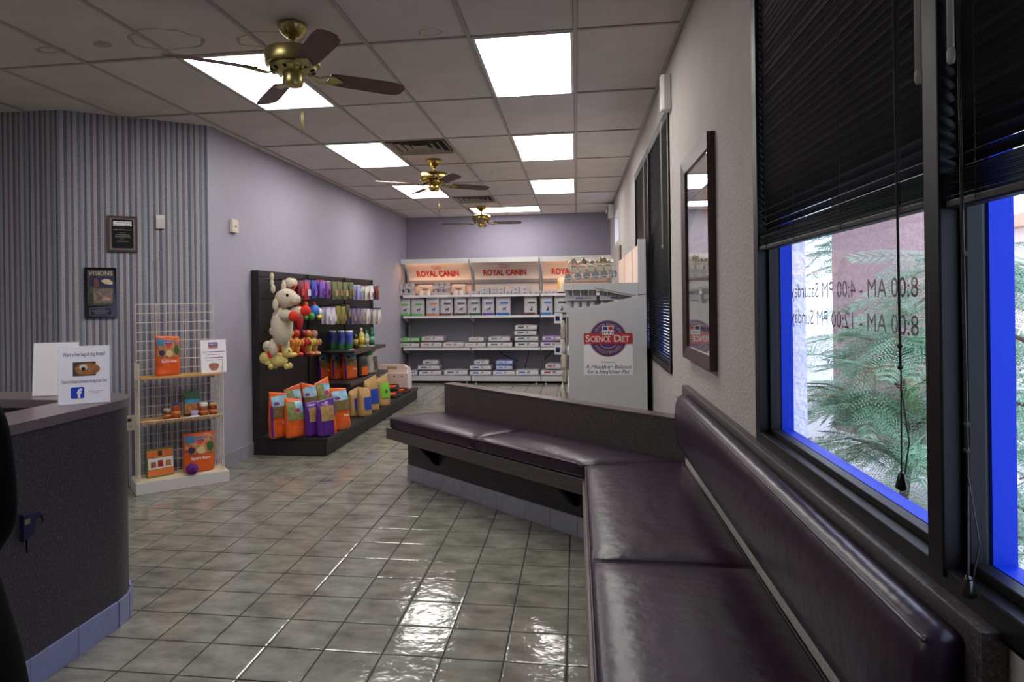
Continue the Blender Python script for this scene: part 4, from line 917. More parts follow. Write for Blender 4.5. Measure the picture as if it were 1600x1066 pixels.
# flat bags lying in stacks
def flat_bag(x0, x1, z, h, cm, label, group, seed, y=11.97, d=0.30, prt=True, cover=None):
    w = x1-x0; rr = random.Random(seed); t = thing('flat_food_bag', label, 'bag', ((x0+x1)/2 + rr.uniform(-.004, .004), y, z), rr.uniform(-.03, .03), group)
    vs = []; nx, ny = 8, 5
    for s in (0, 1):
        for i in range(ny+1):
            for j in range(nx+1):
                u_, v_ = 2*j/nx-1, 2*i/ny-1; e = (1-abs(u_)**6)*(1-abs(v_)**6)
                zz = h*(0.5 + (0.5 if s else -0.5)*(0.74+0.26*e)) + (0.004*math.sin(7*u_+seed)*e if s else 0)
                vs.append((u_*w/2, (v_+1)/2*d, zz))
    N = (nx+1)*(ny+1); fs = []
    for s in (0, 1):
        for i in range(ny):
            for j in range(nx): a = s*N+i*(nx+1)+j; fs.append((a, a+1, a+nx+2, a+nx+1) if s else (a, a+nx+1, a+nx+2, a+1))
    for j in range(nx): fs += [(j, j+1, N+j+1, N+j), (ny*(nx+1)+j, N+ny*(nx+1)+j, N+ny*(nx+1)+j+1, ny*(nx+1)+j+1)]
    for i in range(ny): a = i*(nx+1); fs += [(a, N+a, N+a+nx+1, a+nx+1), (a+nx, a+2*nx+1, N+a+2*nx+1, N+a+nx)]
    o = MB().add(vs, fs).build('body', cover or SILVER, t, auto=0.9)
    MB().box(-w*0.46, w*0.46, -0.002, 0.0, h*0.40, h*0.80).build('front_label', WHITEP, t)
    MB().box(-w*0.36, -w*0.08, -0.003, -0.0021, h*0.46, h*0.70).build('title_strip', cm, t)
    if prt: MB().add([(w*0.06 + a*h*0.55, -0.0034, h*0.60 + b*h*0.45) for a, b in DOG], [tuple(range(len(DOG)))]).build('dog_print', NAVY, t)
    MB().box(w*0.14, w*0.40, -0.003, -0.0021, h*0.55, h*0.62).build('text_line', paint((200, 150, 150)), t)
Cc = {'green': (80, 180, 80), 'orange': (204, 136, 92), 'rust': (190, 110, 80), 'cream': (190, 170, 130), 'grey': (96, 98, 96), 'dark green': (36, 92, 76), 'purple': (116, 72, 176), 'navy': (56, 54, 110), 'violet': (88, 76, 130), 'blue': (50, 110, 200), 'sky blue': (96, 140, 220), 'red': (180, 60, 56)}
q4 = lambda v: 610 + v/9.27
q5 = lambda v: 730 + v/9.27
FB = [ # shelf z, list of (x0, x1) from the bottom up, colour
 (3, [(q4(120), q4(415))]*2, 'green', 0.085), (3, [(q4(435), q4(745)), (q4(450), q4(765))], 'orange', 0.095), (3, [(q4(757), q4(1060))], 'rust', 0.09),
 (3, [(q4(1068), q5(262)), (q5(20), q5(235))], 'cream', 0.085), (3, [(q5(290), q5(648)), (q5(305), q5(618))], 'grey', 0.09), (3, [(q5(685), q5(1028)), (q5(685), q5(1028)), (q5(680), q5(1000)), (q5(692), q5(1010))], 'dark green', 0.092), (3, [(q5(1062), q5(1395)), (q5(1080), q5(1392))], 'purple', 0.092),
 (4, [(q4(270), q4(382))], 'navy', 0.085), (4, [(q4(405), q4(725)), (q4(392), q4(705)), (q4(465), q4(680))], 'navy', 0.085), (4, [(q4(765), q4(1105))], 'violet', 0.095),
 (4, [(q5(30), q5(340)), (q5(25), q5(335)), (q5(90), q5(300))], 'blue', 0.085), (4, [(q5(360), q5(678)), (q5(415), q5(645)), (q5(410), q5(650))], 'sky blue', 0.085), (4, [(q5(690), q5(1022))], 'blue', 0.10), (4, [(q5(1062), q5(1395)), (q5(1125), q5(1345))], 'red', 0.10), (4, [(q5(1405), q5(1600))], 'orange', 0.085)]
sd = 0
for srow, stack, cn, h in FB:
    z = SH[3]+0.001 if srow == 3 else 0.131
    names = ['only', 'lower', 'middle', 'upper', 'top']
    for k, (a, b) in enumerate(stack):
        n = len(stack); pos = 'lying singly' if n == 1 else ('bottom of its stack' if k == 0 else ('topmost of its stack' if k == n-1 else ('second in its stack' if k == 1 else 'third in its stack')))
        where = 'on third white shelf' if srow == 3 else 'on lowest white deck'
        sd += 1; hh = 1.12*h*(0.92 if k else 1.0)
        cov = {('green', 1): paint((110, 190, 100)), ('dark green', 3): SILVER, ('purple', 1): paint((176, 150, 206)), ('sky blue', 2): paint((130, 150, 220)), ('sky blue', 1): paint((176, 182, 226)), ('blue', 0): None}.get((cn, k))
        if cn == 'navy' and n == 1: pos = 'half behind the cardboard carrier'
        if cn == 'blue' and n == 1: pos = 'beside the sky blue stack'
        flat_bag(gx(a, 0), gx(b, 0), z, hh, paint(Cc[cn]), 'flat bag with %s title strip, %s %s' % (cn, pos, where), 'flat food bags on the white shelves', sd, cover=cov)
        z += hh + 0.004
# cans and small cartons on the top shelf
Z1 = SH[1] + 0.001
def can_pack(px0, px1, label, nx, levels, shrink=True):
    x0, x1 = gx(px0, 0), gx(px1, 0); w = x1-x0; r = w/nx/2*0.96; t = thing('can_pack', label, 'can pack', ((x0+x1)/2, 12.04, Z1))
    for l in range(levels):
        z = l*0.112
        MB().box(-w/2, w/2, -0.07, 0.10, z, z+0.05).build('tray', paint((186, 184, 194)), t)
        MB().box(-w*0.2, w*0.2, -0.0712, -0.0701, z+0.02, z+0.03).build('tray_print', paint((170, 120, 120)), t)
        for i in range(nx):
            for y in (-0.03, 0.05): can(MB(), (-w/2+w*(i+0.5)/nx, y, z+0.004), min(r, 0.038), 0.105).build('can', paint((178, 178, 192), 0.3), t, auto=0.6)
q2 = lambda v: 610 + v/10.66
can_pack(q2(130), q2(400), 'two tier tray pack of silver cans at the lavender wall end of the top shelf', 3, 2)
can_pack(q2(712), q2(1000), 'two tier tray pack of silver cans between the pairs of white tubs', 3, 2)
for a, b, lab in ((440, 695, 'left hand'), (1020, 1240, 'right hand')):
    for j in (0, 1):
        x0, x1 = gx(q2(a + 20 + j*(b-a-20)/2), 0), gx(q2(a + 20 + (j+1)*(b-a-20)/2), 0)
        t = thing('food_tub', 'small white tub in front of a brown carton, beside the ' + ('first' if a < 700 else 'second') + ' silver can pack', 'tub', ((x0+x1)/2, 11.99, Z1), 0, 'white tubs on the top shelf')
        MB().lathe([(0.036, 0), (0.04, 0.006), (0.041, 0.07), (0.036, 0.078)], n=14).build('tub', WHITEP, t, auto=0.7); MB().lathe([(0.043, 0.075), (0.044, 0.08), (0.043, 0.09), (0.035, 0.092)], n=14).build('lid', paint((226, 214, 206)), t, auto=0.7)
    x0, x1 = gx(q2(a), 0), gx(q2(b), 0)
    t = thing('carton', 'brown topped clear wrapped carton behind the white tubs by the ' + ('first' if a < 700 else 'second') + ' can pack', 'carton', ((x0+x1)/2, 12.15, Z1))
    MB().box(-(x1-x0)/2, (x1-x0)/2, -0.06, 0.06, 0, 0.14).build('body', paint((216, 190, 172)), t, bevel=0.004); MB().box(-0.06, 0.05, -0.0615, -0.0601, 0.09, 0.125).build('label', paint((150, 96, 78)), t); MB().box(-(x1-x0)/2, (x1-x0)/2, -0.062, 0.062, 0.1401, 0.19).build('wrap_top', paint((220, 210, 206)), t, bevel=0.012)
q3 = lambda v: 730 + v/9.41
for a, b, lv in ((20, 178, 1), (183, 338, 2), (346, 448, 2), (450, 548, 2), (556, 658, 1), (662, 768, 1.4), (772, 930, 2), (942, 1095, 1), (1108, 1215, 1), (1218, 1322, 1)):
    x0, x1 = gx(q3(a), 0), gx(q3(b), 0)
    for k in range(int(math.ceil(lv))):
        t = thing('food_carton', 'small silver grey carton on the top white shelf, %s' % ('lying flat on the shelf board' if k == 0 else 'stacked on another carton'), 'carton', ((x0+x1)/2, 12.02, Z1+0.063*k), random.uniform(-.03, .03), 'small cartons on the top shelf')
        w = (x1-x0)*0.97; MB().box(-w/2, w/2, -0.05, 0.12, 0, 0.062).build('body', paint((188, 188, 198) if k == 0 else (200, 198, 204)), t, bevel=0.003)
        MB().box(-w*0.4, w*0.4, -0.0512, -0.0501, 0.036, 0.052).build('label', paint((222, 206, 210)), t); MB().box(-0.012, 0.012, -0.0518, -0.0513, 0.012, 0.03).build('mark', paint((110, 110, 140)), t)
x = gx(q3(1385), 0)
bag('treat_bag', 'tall yellow and white bag with navy base beside the wire can rack', 'bag', (x, 12.03, Z1), 0, 0.12, 0.08, 0.27, paint((236, 226, 210)), [('yellow_side', paint((240, 212, 110)), -0.97, -0.3, 0.3, 0.9), ('navy_base', NAVY, -0.95, 0.95, 0.02, 0.10)])
# loose cable on the unit end and wires under the shelf
cab = MB().tube([(-3.085, 12.40, 0.95), (-3.085, 12.2, 1.0), (-3.085, 12.0, 0.93), (-3.085, 11.9, 0.7), (-3.085, 11.87, 0.35), (-3.085, 11.86, 0.004)], 0.006, 6).build('power_cable', paint((120, 120, 140)), None, smooth=True)
tag(cab, 'thin grey power cable hanging at the lavender wall end of the shelf units', 'cable')
for i, pts in enumerate(([(-1.42, 12.352, 0.58), (-1.36, 12.350, 0.5), (-1.22, 12.350, 0.42), (-1.05, 12.352, 0.36)], [(-0.88, 12.352, 0.58), (-0.86, 12.352, 0.48), (-0.90, 12.352, 0.36), (-0.95, 12.352, 0.2)], [(-0.40, 12.352, 0.58), (-0.48, 12.352, 0.48), (-0.58, 12.352, 0.40)])):
    o = MB().tube(pts, 0.006, 6).build('lamp_wire', M['dark'], None, smooth=True)
    tag(o, ('black wire dropping behind the sky blue bags under the third shelf', 'black wire hanging down to the bag with blue edged front', 'black wire slanting behind the red striped bags')[i], 'cable')

# ================================================================== black shelf unit on the left wall
GX, GY0, GY1 = -3.115, 6.27, 10.05
bg = thing('black_shelf_unit', 'long black pegboard shelf unit on the lavender wall holding pet treats', 'shelf', (GX, GY0, 0)); LN = GY1-GY0
MB().box(0, 0.055, 0, LN, 0, 1.79).build('back_panel', M['gond_black'], bg)
for y in (0.0, LN/3, 2*LN/3, LN-0.03): MB().box(0.0551, 0.075, y, y+0.03, 0.18, 1.79).build('upright', M['gond_black'], bg)
for k in range(3):
    y0, y1 = LN*k/3+0.003, LN*(k+1)/3-0.003
    d_ = MB().box(0.056, 0.745, y0, y1, 0.15, 0.175).build('base_deck', M['gond_black'], bg, bevel=0.003)
    MB().box(0.715, 0.738, y0, y1, 0.003, 0.149).build('kick_panel', M['gond_black'], d_, bevel=0.002)
    MB().box(0.7451, 0.752, y0, y1, 0.135, 0.178).build('price_rail', mat('dark_rail', (48, 44, 44), 0.4), d_)
MB().box(0.056, 0.714, 0.0, 0.025, 0.0, 0.149).build('end_panel', M['gond_black'], bg)
for z, y0, y1, dp in ((0.885, 1.50, 2.84, 0.46), (0.535, 1.30, 2.87, 0.48)):
    s = MB().box(0.076, dp+0.06, y0, y1, z-0.022, z).build('shelf', M['gond_black'], bg, bevel=0.002)
    MB().box(dp+0.0601, dp+0.068, y0, y1, z-0.04, z+0.002).build('price_rail', mat('rail_brown', (84, 70, 66), 0.4), s)
XF = GX + 0.055
HG = 'hanging packs on the black pegboard unit'
def hang(px, py, h, cols, label, w=0.13, d=0.10, header=None, x=-2.86, rows=2):
    p = atX(px, py, x); t = thing('hanging_pack', label, 'pack', (x, p.y, p.z-h), 0, HG)
    MB().tube([(XF-x+0.001, 0, h+0.004), (d/2+0.03, 0, h+0.004), (d/2+0.035, 0, h+0.016)], 0.003, 5).build('peg_hook', M['black_metal'], t)
    for k in range(rows):
        xx = d/2 - k*d/rows; wv = 0.006
        vs = []; n = 6
        for i in range(n+1):
            for j in range(5):
                yy = (j/4-0.5)*w; zz = h*0.96*i/n; b = 0.5*d/rows*max(0, 1-(2*j/4-1)**4)*math.sin(PI*min(1, 0.1+0.95*i/n))
                vs.append((xx + b + 0.004, yy, zz))
        m_ = len(vs); vs += [(2*xx-a+0.0, b, c) if False else (xx-0.004 - (a-xx-0.004)*0.6, b, c) for a, b, c in vs]
        fs = [(i*5+j, i*5+j+1, i*5+j+6, i*5+j+5) for i in range(n) for j in range(4)] + [(m_+i*5+j, m_+i*5+j+5, m_+i*5+j+6, m_+i*5+j+1) for i in range(n) for j in range(4)]
        fs += [(i*5, i*5+5, m_+i*5+5, m_+i*5) for i in range(n)] + [(i*5+4, m_+i*5+4, m_+i*5+9, i*5+9) for i in range(n)] + [(j, m_+j, m_+j+1, j+1) for j in range(4)] + [(n*5+j, n*5+j+1, m_+n*5+j+1, m_+n*5+j) for j in range(4)]
        o = MB().add(vs, fs).build('pack', paint(cols[0], 0.35), t, auto=0.8)
        MB().box(xx-0.0035, xx+0.0055, -w*0.45, w*0.45, h*0.80, h*0.99).build('header_card', paint(cols[1], 0.4), o)
        MB().box(xx+0.5*d/rows+0.0045, xx+0.5*d/rows+0.0052, -w*0.3, w*0.3, h*0.18, h*0.5).build('label', paint(cols[2], 0.4), o)
K1 = (112, 116, 76); 
H1 = [(462, 437, .20, ((120, 30, 34), (24, 22, 26), (190, 60, 60)), 'dark red and black toy pack hanging on the top peg row'), (472, 437, .21, ((190, 60, 80), (90, 100, 190), (220, 220, 224)), 'red and white toy pack with blue card on the top peg row'),
 (483, 438, .20, ((50, 64, 170), (110, 130, 200), (120, 70, 170)), 'royal blue pack hanging on the top peg row'), (496, 437, .20, ((120, 80, 190), (200, 60, 50), (90, 50, 150)), 'purple pack with red card on the top peg row'), (506, 439, .20, ((130, 70, 150), (190, 180, 190), (60, 40, 70)), 'violet pack with pale card on the top peg row'),
 (516, 440, .21, (K1, (150, 150, 100), (176, 150, 110)), 'khaki green treat pack on the top peg row'), (524, 440, .21, (K1, (150, 150, 100), (176, 120, 90)), 'khaki green treat pack on the top peg row'), (533, 441, .21, (K1, (150, 150, 100), (190, 170, 130)), 'khaki green treat pack on the top peg row'), (543, 441, .21, (K1, (150, 150, 100), (176, 120, 90)), 'khaki green treat pack on the top peg row'),
 (555, 445, .20, ((170, 170, 220), (226, 226, 234), (110, 120, 210)), 'pale blue and white pack on the top peg row'), (567, 446, .20, ((226, 224, 220), (120, 110, 130), (150, 70, 60)), 'white pack with small red pictures on the top peg row'), (575, 446, .20, ((228, 226, 222), (226, 220, 216), (60, 60, 100)), 'white pack with navy pictures on the top peg row'), (584, 448, .19, ((120, 50, 56), (40, 30, 34), (170, 120, 120)), 'maroon pack at the far end of the top peg row')]
H2 = [(506, 479, .20, ((200, 196, 214), (90, 80, 140), (220, 214, 214)), 'white and lilac carton pack on the second peg row'), (514, 479, .21, ((204, 200, 218), (90, 80, 140), (220, 214, 214)), 'white and lilac carton pack on the second peg row'), (522, 478, .21, ((130, 130, 60), (190, 170, 80), (150, 120, 70)), 'olive and yellow treat pack on the second peg row'), (530, 479, .21, ((130, 130, 60), (190, 170, 80), (150, 120, 70)), 'olive and yellow treat pack on the second peg row'), (537, 476, .18, ((70, 74, 50), (110, 104, 70), (150, 130, 90)), 'small dark olive pack on the second peg row'),
 (546, 481, .21, ((120, 108, 140), (60, 54, 120), (160, 140, 130)), 'purple carded chew pack on the second peg row'), (553, 481, .21, ((120, 108, 140), (60, 54, 120), (160, 140, 130)), 'purple carded chew pack on the second peg row'), (560, 481, .21, ((150, 140, 160), (60, 54, 120), (180, 160, 140)), 'purple carded chew pack on the second peg row'), (569, 481, .22, ((214, 206, 206), (80, 70, 150), (200, 160, 140)), 'white chew pack with purple card on the second peg row'), (579, 482, .22, ((196, 190, 196), (70, 62, 140), (180, 170, 150)), 'white chew pack with purple card on the second peg row'), (587, 482, .23, ((216, 208, 204), (40, 40, 100), (200, 180, 150)), 'white pack with navy edge at the far end of the second peg row')]
for px, py, h, cols, lab in H1: hang(px, py, h, cols, lab)
for px, py, h, cols, lab in H2: hang(px, py, h, cols, lab)

# plush and rubber toys on the pegs
def toy(name, label, parts, px, py, x=-2.84, rz=0.0, s=1.0, hook=True, cat='toy', hz=0.06):
    p = atX(px, py, x); t = thing(name, label, cat, (x, p.y, p.z), rz, None)
    for nm, m, c, r, sc in parts: MB().ball((c[0]*s, c[1]*s, c[2]*s), r*s, 12, s=sc).build(nm, m, t, smooth=True)
    if hook: MB().tube([(XF-x+0.001, 0, hz*s), (0.0, 0, hz*s)], 0.003, 5).build('peg_hook', M['black_metal'], t)
    return t
fleece = mat('white_fleece', (226, 214, 190), 0.95, var=0.06, scale=40, bump=1.0, bscale=90); redf = mat('red_fleece', (222, 54, 40), 0.9); yel = mat('yellow_plush', (224, 204, 126), 0.95, bump=0.8, bscale=90)
# big white plush lamb, seen side on: head up, forelegs stretched toward the aisle
lamb = toy('plush_lamb', 'large white plush lamb toy with red feet hanging on the black unit', [
    ('body', fleece, (0.0, 0.0, -0.20), 0.12, (0.9, 0.85, 1.55)), ('head', fleece, (0.06, 0, 0.06), 0.095, (1.25, 0.95, 0.95)), ('muzzle', fleece, (0.16, 0, 0.045), 0.06, (1.1, 0.9, 0.85)), ('eye', paint((24, 20, 20), 0.2), (0.13, -0.062, 0.085), 0.017, (1, .6, 1)), ('eye', paint((24, 20, 20), 0.2), (0.13, 0.062, 0.085), 0.017, (1, .6, 1)),
    ('ear', fleece, (0.02, -0.10, 0.0), 0.045, (0.7, 0.5, 1.3)), ('ear', fleece, (-0.03, 0.06, 0.16), 0.04, (0.6, 0.5, 1.9)),
    ('foreleg', fleece, (0.11, -0.05, -0.10), 0.055, (1.7, 0.9, 0.9)), ('foreleg', fleece, (0.15, 0.05, -0.07), 0.055, (1.7, 0.9, 0.9)), ('foot', redf, (0.20, -0.055, -0.11), 0.05, (1, 1, 1)), ('foot', redf, (0.25, 0.05, -0.06), 0.05, (1, 1, 1)), ('hind_leg', fleece, (-0.08, -0.03, -0.40), 0.06, (0.8, 0.8, 1.4)), ('hind_leg', fleece, (-0.02, 0.06, -0.38), 0.055, (0.8, 0.8, 1.4)), ('tail', fleece, (-0.12, 0, -0.25), 0.035, (1, .8, 1.2))], 440, 476, x=-2.74, rz=-0.35)
toy('plush_dog', 'small yellow plush dog toy on the lowest peg row below the white lamb', [('body', yel, (0, 0, -0.06), 0.07, (1.3, 0.8, 0.8)), ('head', yel, (0.08, 0, 0.02), 0.05, (1, .9, 1.1)), ('muzzle', yel, (0.12, 0, -0.005), 0.03, (1.2, 1, .8)), ('ear', yel, (0.06, -0.04, 0.07), 0.022, (.7, .5, 2.0)), ('ear', yel, (0.06, 0.04, 0.07), 0.022, (.7, .5, 2.0)), ('eye', paint((30, 24, 20)), (0.115, -0.03, 0.035), 0.008, (1, 1, 1)), ('leg', yel, (0.09, -0.04, -0.11), 0.025, (1, 1, 1.2)), ('leg', yel, (0.09, 0.04, -0.11), 0.025, (1, 1, 1.2)), ('leg', yel, (-0.06, -0.05, -0.11), 0.025, (1, 1, 1.2)), ('leg', yel, (-0.06, 0.05, -0.11), 0.025, (1, 1, 1.2))], 436, 554, x=-2.80)
toy('plush_dog', 'small cream plush dog toy with red bib beside the yellow one', [('body', yel, (0, 0, -0.07), 0.055, (1, 1, 1.1)), ('head', fleece, (0.03, 0, 0.04), 0.05, (1, .9, 1.1)), ('nose', paint((50, 36, 30)), (0.075, -0.01, 0.03), 0.014, (1, 1, 1)), ('bib', redf, (0.045, 0, -0.04), 0.035, (.6, .9, 1.1)), ('foot', yel, (0.06, -0.04, -0.12), 0.03, (1.4, .8, .7)), ('foot', yel, (0.06, 0.04, -0.12), 0.03, (1.4, .8, .7))], 414, 548, x=-2.97)
toy('plush_cow', 'brown and white plush animal head toy above the white lamb', [('head', mat('tan_plush', (190, 120, 80), 0.95, var=0.1, scale=30), (0, 0.06, 0), 0.075, (1, 1, .9)), ('cheek', fleece, (0.05, -0.02, 0.03), 0.05, (1, 1, 1)), ('cheek', fleece, (0.04, 0.08, 0.03), 0.05, (1, 1, 1)), ('mouth', redf, (0.08, 0.0, 0.0), 0.028, (.7, 1, .7))], 446, 447, x=-2.84)
rab = toy('rope_toy', 'pale twisted rope toy hanging beside the tan plush head', [('knot', fleece, (0, 0, 0.06), 0.02, (1, 1, 2)), ('strand', fleece, (0, 0, 0.0), 0.018, (1, 1, 2)), ('knot', fleece, (0.01, 0, -0.06), 0.022, (1, 1, 2))], 425, 442, x=-2.9)
bl = paint((50, 110, 200)); gn = paint((70, 150, 70))
toy('rubber_bird', 'blue rubber bird toy with green wings on the second peg row', [('body', bl, (0, 0, 0), 0.075, (0.9, 1, 1)), ('face', WHITEP, (0.05, 0.02, 0.0), 0.04, (.7, 1, 1)), ('wing', gn, (0, -0.08, -0.05), 0.045, (.8, 1, 1)), ('wing', gn, (0.02, 0.08, -0.05), 0.045, (.8, 1, 1)), ('beak', paint((220, 190, 60)), (0.06, 0, -0.06), 0.03, (1, 1.4, .8)), ('tuft', redf, (0, 0, 0.08), 0.018, (1, 1, 1.4))], 491, 487, x=-2.83)
toy('rubber_toy', 'red rubber toy hanging right beside the lamb feet', [('body', paint((176, 30, 36)), (0, 0, -0.06), 0.05, (.9, .9, 2.2)), ('head', redf, (0, 0, 0.05), 0.04, (1, 1, 1))], 467, 491, x=-2.84)
toy('rubber_toy', 'orange rubber toy hanging between the red toy and blue bird', [('body', paint((206, 96, 40)), (0, 0, -0.03), 0.05, (.9, .9, 1.2)), ('head', paint((196, 84, 36)), (0, 0, 0.05), 0.04, (1, 1, 1)), ('leg', gn, (0.01, 0, -0.09), 0.03, (1, 1, 1))], 476, 483, x=-2.84)
toy('rubber_toy', 'green rubber toy hanging low beneath the lamb feet', [('body', paint((40, 140, 76)), (0, 0, -0.05), 0.05, (.8, .9, 1.5)), ('cap', paint((30, 110, 60)), (0, 0, 0.04), 0.035, (1, 1, 1))], 452, 500, x=-2.88)
for px, c1, c2, nm, lb in ((430, (196, 60, 50), (224, 196, 120), 'squeaky_toy', 'red and yellow squeaky toy in the third peg row behind the lamb legs'), (441, (206, 90, 50), (190, 180, 200), 'squeaky_toy', 'orange red squeaky toy with pale belly in the third peg row'), (452, (222, 140, 50), (230, 190, 90), 'squeaky_toy', 'golden orange squeaky toy in the third peg row'), (462, (226, 150, 60), (200, 60, 40), 'squeaky_toy', 'orange squeaky toy with red top in the third peg row'), (473, (186, 34, 36), (120, 20, 24), 'squeaky_toy', 'long dark red squeaky toy in the third peg row'), (481, (200, 190, 70), (210, 110, 50), 'squeaky_toy', 'lime yellow squeaky toy in the third peg row'), (490, (190, 140, 90), (206, 150, 120), 'squeaky_toy', 'tan plush monkey like toy at the end of the third peg row')):
    toy(nm, lb, [('body', paint(c1, .5), (0, 0, -0.08), 0.05, (.9, .95, 2.0)), ('head', paint(c2, .5), (0.005, 0, 0.045), 0.042, (1, 1, 1)), ('arm', paint(c1, .5), (0.05, -0.04, -0.05), 0.022, (1.3, .8, 1.6)), ('arm', paint(c1, .5), (0.05, 0.04, -0.05), 0.022, (1.3, .8, 1.6)), ('foot', paint(c2, .5), (0.04, 0, -0.17), 0.035, (1.2, 1.2, .7))], px, 528, x=-2.94 if px < 445 else -2.86)

# printed pet food bags on the deck
ORG = mat('orange_film', (226, 98, 40), 0.2, var=0.14, scale=14, bump=0.5, bscale=22); PUR = mat('purple_film', (90, 40, 136), 0.2, var=0.14, scale=14, bump=0.5, bscale=22); SKY = mat('sky_print', (96, 160, 196), 0.2, rgb2=(160, 200, 216), scale=16, bump=0.5, bscale=22); KRAFT = mat('kraft_paper', (186, 150, 96), 0.7, var=0.05); TREAT = mat('treat_photo', (150, 120, 74), 0.4, rgb2=(96, 88, 60), scale=45); GRN = mat('leaf_photo', (96, 116, 60), 0.4, rgb2=(150, 150, 90), scale=30); BISC = mat('biscuit_photo', (188, 152, 100), 0.4, rgb2=(150, 112, 70), scale=28)
def food(px, pyb, zf, w, h, d, style, label, rz=PI/2-0.35, x=None, seed=0, tilt=-0.06, grp='pet food bags on the black shelf unit'):
    p = atZ(px, pyb, zf)
    if x is not None: p = Vector((x, p.y, p.z))
    if style == 'o': body = ORG; pt = [('sky_print', SKY, -0.9, 0.9, 0.70, 0.93), ('food_photo', TREAT, -0.85, 0.85, 0.46, 0.70), ('side_strip', PUR, -0.99, -0.86, 0.03, 0.7), ('brand_oval', paint((120, 40, 110)), -0.75, -0.15, 0.72, 0.80, 1, 1)]; tx = [("Stew", WHITEP, 0.3, 0.34, w*0.32)]
    elif style == 'g': body = ORG; pt = [('leaf_photo', GRN, -0.9, 0.9, 0.44, 0.92), ('sky_print', SKY, 0.0, 0.9, 0.62, 0.92, 1), ('brand_oval', paint((176, 44, 90)), -0.1, 0.5, 0.64, 0.75, 2, 1)]; tx = []
    elif style == 'p': body = PUR; pt = [('orange_side', ORG, 0.55, 0.97, 0.04, 0.5), ('biscuit_photo', BISC, -0.75, 0.7, 0.42, 0.83)]; tx = []
    elif style == 'k': body = KRAFT; pt = [('blue_panel', paint((40, 70, 170)), -0.55, 0.75, 0.22, 0.66)]; tx = []
    elif style == 'l': body = KRAFT; pt = [('lime_panel', paint((120, 200, 60)), -0.75, 0.85, 0.28, 0.78), ('lime_dot', paint((60, 110, 40)), -0.2, 0.3, 0.42, 0.56, 1, 1)]; tx = []
    elif style == 'd': body = paint((70, 70, 72)); pt = [('orange_panel', ORG, -0.7, 0.7, 0.05, 0.4), ('dark_photo', paint((52, 56, 52)), -0.8, 0.8, 0.5, 0.9)]; tx = []
    else: body = paint((196, 186, 176)); pt = [('teal_corner', paint((40, 130, 116)), -0.9, -0.1, 0.66, 0.92), ('dog_photo', mat('dog_photo', (70, 56, 50), 0.4, rgb2=(120, 100, 90), scale=20), 0.0, 0.9, 0.1, 0.6)]; tx = []
    return bag('pet_food_bag', label, 'bag', p, rz, w, d, h, body, pt, (), tx, grp, seed, tilt)
ZD = 0.177
for i, (px, py, w, h, st, lab) in enumerate((
    (460, 672, .20, .44, 'g', 'leafy print orange bag at the back, first of the three behind the deck row'), (484, 666, .20, .44, 'o', 'blue topped orange bag at the back, between two leafy print bags'), (508, 661, .21, .46, 'g', 'leafy print orange bag at the back, beside the big bulging bag'),
    (436, 683, .22, .43, 'o', 'tall blue topped orange bag at the open end of the black deck'), (461, 683, .20, .37, 'g', 'leafy print orange bag in the front row next to a purple bag'), (489, 681, .17, .33, 'p', 'narrow purple biscuit bag between orange and wide purple bags'), (511, 681, .21, .35, 'p', 'wide purple biscuit bag with tan picture in the front row'), (533, 671, .24, .42, 'o', 'big bulging orange bag with blue top beside the kraft bags'))):
    food(px, py, ZD, w*0.94, h, .10, st, lab, seed=i, rz=PI/2-0.62+(-.1, .05, .1, .1, -.05, .05, -.05, .12)[i], tilt=(-.1, -.04, -.12, -.02, -.08, -.05, -.09, -.1)[i])
for i, (px, py, w, h, st, lab) in enumerate(((554, 650, .14, .30, 'k', 'kraft paper bag with blue panel in the shadow near the big orange bag'), (570, 650, .17, .32, 'k', 'kraft paper bag with blue panel at the front edge of the deck'), (581, 642, .20, .39, 'k', 'largest kraft paper bag with blue panel, second row'), (599, 634, .19, .36, 'l', 'kraft paper bag with lime green panel beside the orange gear'))):
    food(px, py, ZD, w, h, .11, st, lab, seed=20+i, rz=PI/2-0.5)
for i, (px, py, w, h, st, lab) in enumerate(((507, 593, .20, .33, 'o', 'orange bag at the open end of the lower black shelf'), (528, 592, .20, .33, 'o', 'orange bag second from the open end of the lower black shelf'), (547, 592, .21, .35, 'o', 'glossy orange bag under the row of blue cans'), (566, 588, .16, .30, 'd', 'dark grey and orange bag on the lower black shelf'), (580, 583, .20, .36, 'w', 'pale bag with dark dog picture at the far end of the lower black shelf'))):
    food(px, py, 0.536, w, h, .10, st, lab, seed=40+i, rz=PI/2-0.45)
